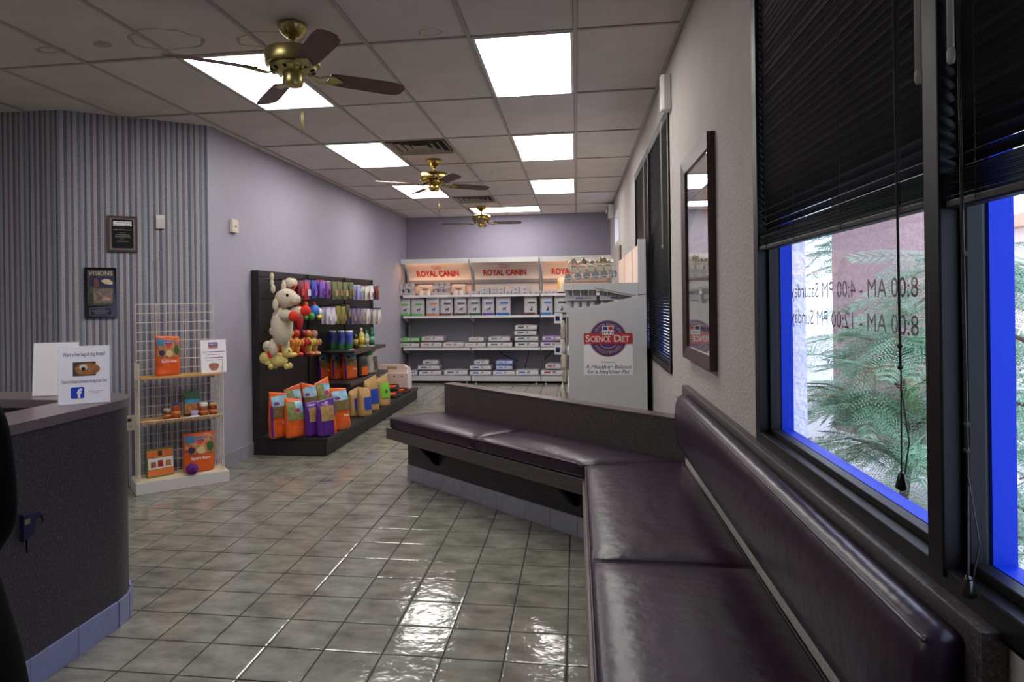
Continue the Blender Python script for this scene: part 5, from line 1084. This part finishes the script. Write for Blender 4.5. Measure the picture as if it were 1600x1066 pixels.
# cans and bottles on the upper shelf of the black unit
for k, px in enumerate((519.5, 533, 546)):
    p = atZ(px, 545.5, 0.886); t = thing('spray_can', 'blue and green cylinder can with white lid, one of three on the upper black shelf', 'can', (p.x, max(p.y, GY0+1.56), 0.886), 0, 'blue cans on the upper black shelf')
    MB().lathe([(0.043, 0), (0.045, 0.004), (0.045, 0.07)], n=18).build('lower_wrap', mat('can_green', (60, 130, 80), 0.3), t, auto=0.6); MB().lathe([(0.045, 0.0701), (0.045, 0.205), (0.043, 0.21)], n=18).build('upper_wrap', mat('can_blue', (56, 60, 160), 0.3, rgb2=(110, 140, 210), scale=9), t, auto=0.6); MB().lathe([(0.0445, 0.2101), (0.0445, 0.222), (0.04, 0.226)], n=18).build('lid', WHITEP, t, auto=0.6)
def bottle(px, body, cap, r, h, label, lab=None):
    p = atZ(px, 544 - (px-556)*0.16, 0.886); t = thing('bottle', label, 'bottle', (p.x, p.y, 0.886), 0, 'bottles on the upper black shelf')
    MB().lathe([(r*.93, 0), (r, 0.006), (r, h*.62), (r*.8, h*.72), (r*.35, h*.8), (r*.33, h*.84)], n=16).build('body', paint(body, .25), t, smooth=True); MB().lathe([(r*.42, h*.84), (r*.44, h*.86), (r*.4, h*.97), (r*.3, h)], n=12).build('cap', paint(cap, .35), t, auto=.7)
    if lab: MB().lathe([(r*1.01, h*.15), (r*1.01, h*.5)], n=16).build('label', paint(lab, .4), t, smooth=True)
bottle(556, (46, 44, 40), (26, 24, 24), .032, .22, 'dark bottle next to the blue cans', (170, 150, 80)); bottle(565, (222, 206, 120), (232, 228, 220), .036, .25, 'yellow bottle with white cap on the upper black shelf', (214, 190, 40)); bottle(573, (176, 184, 160), (60, 150, 110), .032, .21, 'pale bottle with green cap on the upper black shelf', (200, 196, 180)); bottle(581, (30, 96, 70), (50, 150, 110), .036, .24, 'dark green bottle at the far end of the upper black shelf', (120, 170, 140))
# orange and black pet gear and the cardboard carrier at the end of the deck
orgc = mat('orange_fabric', (224, 84, 36), 0.7); blk = mat('black_fabric', (36, 32, 32), 0.8)
for i, (x, y, z, rz, lab) in enumerate(((-2.62, 8.66, ZD, 0.3, 'folded orange and black pet vest next to the lime bag'), (-2.58, 9.05, ZD, 0.1, 'folded orange and black pet vest in the middle of the pile on the deck'), (-2.56, 9.46, ZD, -0.1, 'folded orange and black pet vest in front of the cardboard carrier'), (-2.64, 9.24, ZD+0.075, 0.25, 'orange pet vest lying on top of two others'))):
    t = thing('pet_vest', lab, 'pet vest', (x, y, z), rz)
    MB().prism([(-0.17, -0.17), (0.16, -0.19), (0.2, -0.05), (0.19, 0.16), (-0.15, 0.19), (-0.19, 0.03)], 0, 0.03).build('lower_fold', blk, t, bevel=0.01); MB().prism([(-0.15, -0.15), (0.14, -0.16), (0.17, 0.12), (-0.13, 0.16)], 0.0305, 0.055).build('upper_fold', orgc, t, bevel=0.009)
    MB().box(-0.16, 0.19, -0.03, 0.03, 0.0555, 0.063).build('strap', blk, t, bevel=0.002); MB().box(0.10, 0.14, -0.035, 0.035, 0.0635, 0.072).build('buckle', paint((60, 60, 62), 0.3), t, bevel=0.002)
cr_ = thing('pet_carrier', 'white cardboard pet carrier with handle and air holes behind the orange vests', 'carrier', (-2.70, 9.86, 0.178-0.25*0.72), 0.0); cr_.scale = (0.95, 0.85, 0.72)
card = mat('carrier_card', (222, 200, 190), 0.7, var=0.02)
MB().box(-0.27, 0.27, -0.15, 0.15, 0.25, 0.58).build('box', card, cr_); MB().slab([(-0.27, 0.581), (0.27, 0.581), (0.24, 0.70), (0.19, 0.74), (-0.19, 0.74), (-0.24, 0.70)], (0, -0.15, 0), FX, FZ, (0, 1, 0), 0.10, 0.2).build('gable_top', card, cr_, bevel=0.004)
MB().box(-0.08, 0.08, -0.0515, -0.0502, 0.655, 0.70).build('handle_slot', paint((170, 140, 100)), cr_)
MB().slab([(-0.151, 0.581), (0.151, 0.581), (0.05, 0.70), (-0.05, 0.70)], (0.255, 0, 0), (0, 1, 0), FZ, FX, 0, 0.012).build('end_flap', WHITEP, cr_)
MB().box(0.2702, 0.272, -0.148, 0.148, 0.25, 0.578).build('white_end', WHITEP, cr_)
for x in (-0.18, -0.06, 0.06, 0.18): MB().lathe([(0.013, -0.1512), (0.013, -0.1502)], (x, 0, 0.52), 10, axis='y').build('air_hole', M['dark'], cr_)
for s, c_ in ((-1, (206, 40, 44)), (1, (50, 60, 170))): MB().slab([(s*a, b) for a, b in ((0, 0.30), (0.075, 0.37), (0.075, 0.41), (0.045, 0.43), (0.012, 0.41), (0, 0.39))], (-0.10, 0, 0), FX, FZ, (0, -1, 0), 0.1502, 0.1515).build('heart_print', paint(c_), cr_)

# ================================================================== metal display with round emblem
SX0, SX1, SY = -0.068, 0.562, 5.73
sdp = thing('display_stand', 'grey white metal display stand with round purple emblem on its end panel', 'display', (0, SY, 0))
ep = MB().slab([(SX0, 0.0), (SX1, 0.0), (SX1, 1.505), (SX0, 1.372)], (0, 0, 0), FX, FZ, (0, 1, 0), 0.0, 0.02).build('end_panel', M['grey_white'], sdp, bevel=0.002)
MB().box(0.500, 0.562, 0.0205, 0.045, 1.36, 1.955).box(0.500, 0.562, 0.0, 0.0204, 1.506, 1.955).build('post', M['grey_white'], sdp)
MB().box(0.545, 0.562, 0.046, 3.30, 0.02, 1.945).build('back_panel', M['lamp_peach'], sdp)  # peach glow put into the colour, this stand has no lamp
for y in (1.1, 2.2): MB().box(0.535, 0.5445, y, y+0.04, 0.02, 1.945).build('back_post', M['grey_white'], sdp)
s1 = MB().box(-0.105, 0.499, 0.03, 3.2, 1.585, 1.60).build('shelf', M['grey_white'], sdp); MB().box(-0.112, -0.1051, 0.03, 3.2, 1.555, 1.605).build('price_rail', WHITEP, s1)
MB().slab([(-0.105, 1.545), (0.16, 1.545), (0.499, 1.475), (0.499, 1.600), (-0.105, 1.600)], (0, 0, 0), FX, FZ, (0, 1, 0), 0.006, 0.0295).build('side_bracket', M['grey_white'], s1, bevel=0.002)
MB().slab([(0.15, 1.556), (0.48, 1.488), (0.48, 1.496), (0.15, 1.566)], (0, 0, 0), FX, FZ, (0, 1, 0), 0.0035, 0.0058).build('bracket_rib', paint((160, 156, 150)), s1)
for z in (1.36, 1.02, 0.70, 0.40, 0.12):
    s2 = MB().box(-0.085, 0.544, 0.046, 3.2, z-0.016, z).build('shelf', M['grey_white'], sdp)
# emblem sticker on the end panel
def disc(mb, cx, cz, r0, r1, y0, y1, n=48):
    vs = []
    for i in range(n):
        a = 2*PI*i/n
        for r in (r0, r1): vs += [(cx+r*math.cos(a), y0, cz+r*math.sin(a)), (cx+r*math.cos(a), y1, cz+r*math.sin(a))]
    fs = []
    for i in range(n):
        a, b = 4*i, 4*((i+1) % n); fs += [(a+1, a+3, b+3, b+1), (a+2, b+2, b+3, a+3), (a, b, b+2, a+2)]
    return mb.add(vs, fs)
EC = atY(950, 529, SY); ex, ez = EC.x, EC.z
stk = MB().box(ex-0.197, ex+0.197, -0.0008, -0.0001, ez-0.30, ez).build('sticker', M['paper'], ep)
tanm = mat('tan_print', (190, 156, 124), 0.5); purp = mat('purple_print2', (84, 60, 128), 0.5)
for nm, r0, r1, m, k in (('outer_ring', 0.0, 0.152, tanm, 1), ('purple_ring', 0.0, 0.145, purp, 2), ('inner_ring', 0.0, 0.083, tanm, 3), ('purple_disc', 0.0, 0.076, purp, 4)):
    disc(MB(), ex, ez, 0.0005, r1, -0.0008-0.0004*k, -0.0004-0.0004*k).build(nm, m, ep)
def arc_text(mb, s, cx, cz, r, mid, step, up, h, y):
    for i, ch in enumerate(s):
        a = math.radians(mid + (i-(len(s)-1)/2)*step*(-1 if up else 1)); ux = Vector((math.sin(a), 0, -math.cos(a)))*(1 if up else -1); uz = Vector((math.cos(a), 0, math.sin(a)))*(1 if up else -1)
        if ch != ' ': text(mb, ch, (cx+r*math.cos(a), y, cz+r*math.sin(a)), ux, uz, height=h, bold=0.01)
mb = MB(); arc_text(mb, 'VETERINARIAN', ex, ez, 0.114, 90, 10.5, True, 0.026, -0.0032); arc_text(mb, 'RECOMMENDED', ex, ez, 0.114, 270, 11.0, False, 0.026, -0.0032); mb.build('ring_lettering', tanm, ep)
hb = MB().box(ex-0.196, ex+0.196, -0.0042, -0.0034, ez-0.043, ez+0.043).build('red_banner', mat('banner_red', (196, 54, 58), 0.45), ep)
mb = MB(); text(mb, 'S', (ex-0.165, -0.0046, ez+0.001), FX, FZ, height=0.058, bold=0.012); text(mb, 'CIENCE', (ex-0.062, -0.0046, ez-0.004), FX, FZ, width=0.16, height=0.047, bold=0.012); text(mb, 'D', (ex+0.075, -0.0046, ez+0.001), FX, FZ, height=0.058, bold=0.012); text(mb, 'IET', (ex+0.135, -0.0046, ez-0.004), FX, FZ, width=0.075, height=0.047, bold=0.012); mb.build('banner_lettering', WHITEP, hb)
wl = MB().box(ex-0.045, ex+0.045, -0.0052, -0.0044, ez+0.03, ez+0.102).build('brand_plate', WHITEP, ep)
MB().box(ex-0.038, ex-0.004, -0.0058, -0.0053, ez+0.068, ez+0.096).build('blue_square', paint((56, 60, 140)), wl); MB().box(ex+0.004, ex+0.038, -0.0058, -0.0053, ez+0.068, ez+0.096).build('red_square', paint((200, 60, 60)), wl)
mb = MB(); text(mb, "Hill's", (ex, -0.0056, ez+0.049), FX, FZ, width=0.074, height=0.026, bold=0.01); mb.build('brand_lettering', paint((60, 56, 50)), wl)
mb = MB(); text(mb, '- Dedicated to -', (ex, -0.0012, ez-0.193), FX, FZ, width=0.13, height=0.013); text(mb, 'A Healthier Balance', (ex, -0.0012, ez-0.232), FX, FZ, width=0.37, height=0.03, shear=0.25, bold=0.006); text(mb, 'for a Healthier Pet', (ex, -0.0012, ez-0.272), FX, FZ, width=0.34, height=0.034, shear=0.25, bold=0.006); mb.build('slogan', M['ink'], stk)
# trays of cans on the second shelf
steelc = mat('can_steel', (190, 190, 200), 0.25, metal=0.6); canl = paint((206, 204, 208))
for r_, (z, y) in enumerate(((1.361, 0.10), (1.459, 0.10))):
    for j, (x0, x1) in enumerate(((-0.095, 0.165), (0.19, 0.45))):
        t = thing('can_tray', 'tray of white cans %s, %s of the metal display' % (('on the shelf board', 'stacked on another tray')[r_], ('open front side', 'window side')[j]), 'can tray', ((x0+x1)/2, SY+y, z)); w = x1-x0
        MB().box(-w/2, w/2, -0.05, 0.22, 0, 0.004).box(-w/2, w/2, -0.05, -0.046, 0.004, 0.04).box(-w/2, w/2, 0.216, 0.22, 0.004, 0.04).build('tray', paint((196, 192, 198)), t)
        MB().box(-0.04, 0.02, -0.0512, -0.0501, 0.014, 0.026).box(0.03, 0.09, -0.0512, -0.0501, 0.016, 0.022).build('tray_print', paint((90, 90, 150)), t)
        for i in range(4):
            for yy in (-0.008, 0.06): o = can(MB(), (-w/2+w*(i+0.5)/4, yy, 0.0045), 0.030, 0.088).build('can', canl, t, auto=0.6)
# wire rack of cans on the top shelf
wr = thing('wire_can_rack', 'cream wire rack holding lying cans on top of the metal display', 'rack', (0, SY+0.06, 1.601))
wx0, wx1 = -0.04, 0.31; wireM = mat('rack_wire', (222, 216, 204), 0.35)
mb = MB()
for y in (0.0, 0.30):
    mb.tube([(wx0, y, 0.0), (wx0, y, 0.23)], 0.004, 6); mb.tube([(wx1, y, 0.0), (wx1, y, 0.23)], 0.004, 6)
    for z in (0.05, 0.155, 0.225): mb.tube([(wx0-0.05, y, z-0.01), (wx1+0.04, y, z+0.02 if z < 0.1 else z)], 0.003, 6)
for x in (wx0, wx1):
    for z in (0.04, 0.225): mb.tube([(x, 0, z), (x, 0.30, z)], 0.003, 6)
mb.build('wire_frame', wireM, wr)
for i, (px, py) in enumerate(((888.3, 433.5), (902.8, 432.1), (916.6, 430.3), (930.7, 429.2), (943.9, 427.9), (958.5, 427.9))):
    p = atY(px, py, SY+0.07); z = max(p.z, 1.6+0.036)
    t = thing('food_can', 'steel ended can lying in the lower row of the cream wire rack', 'can', (p.x, SY+0.065, z), 0, 'cans in the wire rack')
    MB().lathe([(0.031, 0.001), (0.0345, 0.0), (0.0345, 0.006), (0.033, 0.008), (0.033, 0.125), (0.0345, 0.127), (0.0345, 0.132), (0.03, 0.131)], (0, 0, 0), 20, axis='y').build('wrap', canl, t, auto=0.6)
    MB().lathe([(0.030, 0.003), (0.022, 0.0035), (0.02, 0.002), (0.002, 0.002)], (0, -0.0035, 0), 20, axis='y').build('can_end', steelc, t, auto=0.6)
for i in range(5):
    x = atY(896+13.5*i, 415, SY+0.07).x; z = 1.601+0.118+0.004*i
    t = thing('food_can', 'cream can lying in the upper row of the cream wire rack', 'can', (x, SY+0.066, z), 0, 'cream cans in the wire rack')
    MB().lathe([(0.030, 0.0), (0.0325, 0.001), (0.0325, 0.13), (0.03, 0.131)], (0, 0, 0), 18, axis='y').build('wrap', paint((214, 204, 176)), t, auto=0.6); MB().lathe([(0.0295, -0.0005), (0.024, -0.001), (0.002, -0.001)], (0, 0, 0), 18, axis='y').build('can_end', paint((196, 190, 170), .3), t)
wrap = MB(); rr = random.Random(3); nx, ny = 26, 8; vs = []
for i in range(ny+1):
    for j in range(nx+1): vs.append((wx0-0.02 + (wx1-wx0+0.03)*j/nx, 0.01+0.27*i/ny, 0.166 + 0.03*abs(math.sin(j*1.3+i))*rr.uniform(0.3, 1.4) + (0.025 if (j in (2, 3, 8, 9, 18, 19, 20, 21)) and i < 4 else 0)))
wt = thing('plastic_wrap', 'crumpled pale plastic wrap lying on the cans in the wire rack', 'plastic wrap', (0, SY+0.06, 1.601))
wo = wrap.add(vs, [(i*(nx+1)+j, i*(nx+1)+j+1, (i+1)*(nx+1)+j+1, (i+1)*(nx+1)+j) for i in range(ny) for j in range(nx)]).build('film', mat('crumpled_film', (224, 216, 196), 0.25, alpha=0.85), wt); so = wo.modifiers.new('solid', 'SOLIDIFY'); so.thickness = 0.002
# clip strips of small pouches on the open side of the display
for y in (0.075, 0.30): MB().box(-0.0885, -0.0855, y-0.008, y+0.008, 0.10, 1.34).build('clip_strip', WHITEP, sdp)
for k in range(18):
    rr = random.Random(k+5); z = 0.12 + 0.128*(k // 2) + rr.uniform(-.01, .02); y = (0.075, 0.30)[k % 2]; dp = rr.uniform(.03, .05)
    bag('treat_pouch', 'small cream treat pouch clipped to the open side of the metal display', 'bag', (-0.0895 - dp/2*1.12, SY+y, z), -PI/2 + rr.uniform(-.25, .25), 0.10, dp, 0.125, paint(((206, 196, 180), (186, 172, 156), (216, 208, 196))[k % 3]), [('label', paint((140, 122, 112)), -0.6, 0.6, 0.25, 0.6)], (), (), 'treat pouches on the metal display', k, rr.uniform(-.12, .12))
for k, (z, y, lab) in enumerate(((1.35, 0.02, 'uppermost'), (1.09, 0.0, 'lower'))):
    t = thing('shelf_tag', 'small white flag tag clipped to the %s shelf edge of the metal display' % lab, 'tag', (-0.131, SY+y+0.03, z-0.08)); MB().box(-0.055, 0.012, 0, 0.0015, 0, 0.085).build('card', WHITEP, t); MB().box(-0.045, -0.01, -0.0006, -0.0001, 0.02, 0.06).build('print', NAVY, t)
    MB().box(0.0121, 0.042, 0, 0.006, 0.055, 0.075).build('clip', paint((180, 180, 184)), t)

# ================================================================== white wire rack by the striped wall
ra = 0.745; rp = Vector((-3.372, 4.852, 0)); rk = thing('wire_display_rack', 'cream wire display rack with pine shelves standing at the striped wall', 'rack', rp, ra)
RW, RD = 0.70, 0.285
def loc(px, py, z): p = atZ(px, py, z) - rp; c, s = math.cos(-ra), math.sin(-ra); return (p.x*c - p.y*s, p.x*s + p.y*c)
def glob(x, y, z): c, s = math.cos(ra), math.sin(ra); return (rp.x + x*c - y*s, rp.y + x*s + y*c, z)
MB().box(0, RW, 0, RD, 0.0, 0.092).build('base', mat('white_laminate', (214, 210, 208), 0.5), rk, bevel=0.003); MB().box(0.012, RW-0.012, 0.012, RD-0.012, 0.0925, 0.097).build('base_top', mat('cream_board', (226, 212, 182), 0.6), rk)
def grid(x0, y0, x1, y1, z0, z1, nv, nh):
    mb = MB()
    for i in range(nv): t = i/(nv-1); mb.tube([(x0+(x1-x0)*t, y0+(y1-y0)*t, z0), (x0+(x1-x0)*t, y0+(y1-y0)*t, z1)], 0.0032 if 0 < i < nv-1 else 0.0042, 5)
    for i in range(nh): z = z0+0.02+(z1-z0-0.02)*i/(nh-1); mb.tube([(x0, y0, z), (x1, y1, z)], 0.0028, 5)
    return mb
grid(0.05, RD-0.03, RW-0.05, RD-0.03, 0.0975, 1.475, 9, 19).build('back_grid', M['cream'], rk); grid(0.035, 0.03, 0.035, RD-0.04, 0.0975, 1.01, 5, 14).build('side_grid', M['cream'], rk); grid(RW-0.035, 0.03, RW-0.035, RD-0.04, 0.0975, 1.01, 5, 14).build('side_grid', M['cream'], rk)
for z in (0.555, 0.90):
    s = MB().box(0.045, RW-0.045, 0.02, RD-0.045, z-0.016, z).build('pine_shelf', M['pine'], rk, bevel=0.002)
    for x in (0.075, RW-0.1): MB().slab([(0.03, z-0.017), (RD-0.04, z-0.017), (RD-0.04, z-0.05), (0.03, z-0.035)], (x, 0, 0), (0, 1, 0), FZ, FX, 0, 0.008).build('shelf_bracket', M['white'], s)
    if z < 0.6:
        mb = MB().tube([(0.045, 0.014, z+0.006), (RW-0.045, 0.014, z+0.006)], 0.003, 5)
        for k in range(9): mb.tube([(0.06+0.0725*k, 0.014, z-0.022), (0.06+0.0725*k, 0.014, z+0.006)], 0.0025, 5)
        mb.build('front_wire', M['cream'], s)
FRU = mat('fruit_photo', (150, 70, 60), 0.35, rgb2=(210, 150, 80), scale=32)
def halo_bag(x, y, z, w, h, d, label, rz, big):
    t = bag('treat_bag', label, 'bag', glob(x, y, z), rz, w, d, h, ORG, [('fruit_photo', FRU, -0.92, 0.92, 0.46, 0.93), ('blue_corner', paint((40, 110, 150)), -0.92, -0.3, 0.76, 0.94, 1), ('dark_spot', paint((60, 30, 70)), -0.75, -0.3, 0.5, 0.66, 1, 1), ('green_spot', paint((60, 96, 50)), 0.45, 0.9, 0.52, 0.78, 1, 1), ('cream_spot', paint((216, 190, 140)), -0.2, 0.35, 0.48, 0.66, 1, 1), ('brand_red', paint((200, 50, 50)), -0.25, 0.3, 0.72, 0.84, 2, 1), ('brand_plate', paint((84, 50, 130)), -0.22, 0.28, 0.80, 0.89, 3)], (), [('HALO', WHITEP, 0.03, 0.845, w*0.2), ("Spot's Stew", WHITEP, 0.05, 0.36, w*0.62)], None, int(x*100))
    return t
xx, yy = loc(245, 579, 0.901); halo_bag(xx, 0.12, 0.901, 0.185, 0.315, 0.07, 'orange treat bag with fruit picture on the upper pine shelf', ra, True)
xx, yy = loc(317, 741, 0.098); halo_bag(xx, 0.12, 0.098, 0.245, 0.315, 0.10, 'orange treat bag with fruit picture standing on the rack base', ra, True)
xx, yy = loc(312, 575, 0.901)
t = thing('flyer', 'white flyer with purple logo and bowl picture on the upper pine shelf', 'flyer', glob(xx, 0.08, 0.901), ra-0.05); t.rotation_euler = (-0.10, 0, ra-0.05)
fs_ = MB().box(-0.1, 0.1, -0.0015, 0.0015, 0, 0.272).build('sheet', M['paper'], t); MB().box(-0.1, 0.1, 0.002, 0.06, 0.0, 0.003).build('stand', film('acrylic', (240, 238, 245), 0.35), t)
MB().box(-0.04, 0.035, -0.0021, -0.0016, 0.218, 0.250).build('logo_plate', paint((76, 60, 140)), fs_); MB().box(-0.04, 0.035, -0.0021, -0.0016, 0.200, 0.2175).build('logo_band', paint((206, 130, 120)), fs_); mb = MB(); text(mb, 'HALO', (-0.0025, -0.0024, 0.234), FX, FZ, width=0.06, height=0.018, bold=0.02); mb.build('logo_lettering', WHITEP, fs_)
mb = MB(); bars(mb, [(0, 0.172, 0.17, 0.006), (0, 0.124, 0.15, 0.006)], -0.0016); mb.build('text_lines', paint((110, 96, 150)), fs_); mb = MB(); bars(mb, [(0, 0.149, 0.10, 0.005), (0, 0.104, 0.11, 0.004)], -0.0016); mb.build('red_lines', paint((216, 150, 150)), fs_)
MB().slab([(0.042*math.cos(a), 0.06+0.02*math.sin(a)) for a in [PI*i/8 for i in range(9)]] + [(-0.036, 0.04), (-0.02, 0.018), (0.02, 0.018), (0.036, 0.04)], (0, 0, 0), FX, FZ, (0, -1, 0), 0.0016, 0.0021).build('bowl_picture', mat('kibble', (186, 130, 110), 0.6, rgb2=(150, 96, 76), scale=120), fs_)
# jars and a bag on the lower pine shelf
def jar(px, r, h, body, lid, label, lidh=0.016, y=0.09):
    xx, _ = loc(px, 643, 0.556); t = thing('treat_jar', label, 'jar', glob(xx, y, 0.556), ra)
    MB().lathe([(r*.94, 0), (r, 0.005), (r, h*.9), (r*.92, h)], n=16).build('body', mat('jar_%d' % px, body, 0.25, rgb2=tuple(int(v*0.7) for v in body), scale=50), t, auto=0.7); MB().lathe([(r*.96, h+0.0005), (r*.98, h+0.003), (r*.96, h+lidh), (r*.85, h+lidh+0.002)], n=16).build('lid', paint(lid, .35), t, auto=0.7)
    MB().lathe([(r*1.012, h*.2), (r*1.012, h*.55)], n=16).build('label', paint((206, 120, 60)), t, smooth=True)
jar(245, 0.028, 0.062, (130, 80, 50), (190, 180, 160), 'small squat jar at the counter end of the lower pine shelf'); jar(260, 0.033, 0.105, (196, 90, 50), (60, 70, 110), 'tall orange canister with dark lid on the lower pine shelf'); jar(308, 0.034, 0.075, (170, 100, 60), (232, 228, 220), 'jar with wide white cap on the lower pine shelf', 0.026); jar(325, 0.031, 0.074, (150, 60, 44), (200, 160, 100), 'red brown jar at the wall end of the lower pine shelf')
xx, _ = loc(284, 640, 0.556); bag('treat_bag', 'green and blue treat bag standing among the jars', 'bag', glob(xx, 0.14, 0.556), ra, 0.125, 0.05, 0.20, paint((40, 90, 60)), [('blue_band', paint((70, 140, 180)), -0.92, 0.92, 0.5, 0.68), ('photo', FRU, -0.92, 0.92, 0.1, 0.5)])
t = thing('sample_cup', 'small white glossy cup with saucer in front of the green bag', 'cup', glob(xx+0.002, 0.052, 0.556), ra); MB().lathe([(0.038, 0), (0.042, 0.004), (0.028, 0.012)], n=18).build('saucer', paint((226, 218, 246), .2), t, smooth=True); MB().lathe([(0.022, 0.0125), (0.03, 0.03), (0.032, 0.05), (0.028, 0.05)], n=18).build('cup', paint((206, 196, 240), .2), t, auto=0.7)
# box and ball on the base
x0, _ = loc(233, 752, 0.098); x1, _ = loc(272, 740, 0.098)
t = thing('treat_box', 'flat orange and green treat box leaning on the rack base', 'box', glob((x0+x1)/2, 0.10, 0.0985), ra+0.25); t.rotation_euler = (-0.12, 0, ra+0.18); w = 0.20
MB().box(-w/2, w/2, 0, 0.045, 0, 0.225).build('box', paint((110, 120, 60)), t, bevel=0.002); MB().box(-w/2, w/2, -0.0008, -0.0001, 0.012, 0.062).build('orange_band', paint((222, 120, 60)), t); MB().box(-w/2, w/2, -0.0008, -0.0001, 0.155, 0.212).build('orange_band', paint((222, 120, 60)), t); MB().box(-w/2+0.006, w/2-0.002, -0.0009, -0.0001, 0.066, 0.150).build('white_panel', paint((226, 220, 212)), t)
for k, (x, c_) in enumerate(((-0.055, (180, 110, 80)), (0.0, (190, 60, 60)), (0.06, (206, 130, 70)))): MB().slab([(x-0.022, 0.078), (x+0.022, 0.078), (x+0.02, 0.122 + 0.008*(k == 1)), (x-0.02, 0.122 + 0.008*(k == 1))], (0, 0, 0), FX, FZ, (0, -1, 0), 0.001, 0.0016).build('picture', mat('box_pic%d' % k, c_, 0.4, rgb2=tuple(int(v*.6) for v in c_), scale=60), t)
MB().box(-0.016, 0.016, -0.0018, -0.0009, 0.165, 0.205).build('logo', paint((70, 56, 40)), t)
xx, _ = loc(303, 744, 0.098); t = thing('pet_ball', 'round purple fuzzy ball in front of the treat bag on the rack base', 'ball', glob(xx, 0.02, 0.0975), 0)
MB().ball((0, 0, 0.046), 0.046, 18, s=(1.1, 1, 0.95)).build('ball', mat('purple_fuzz', (104, 40, 130), 0.9, var=0.15, scale=60, bump=1.0, bscale=120), t, smooth=True); MB().ball((0.03, -0.034, 0.06), 0.01, 8).build('squeaker', paint((70, 24, 90)), t, smooth=True)
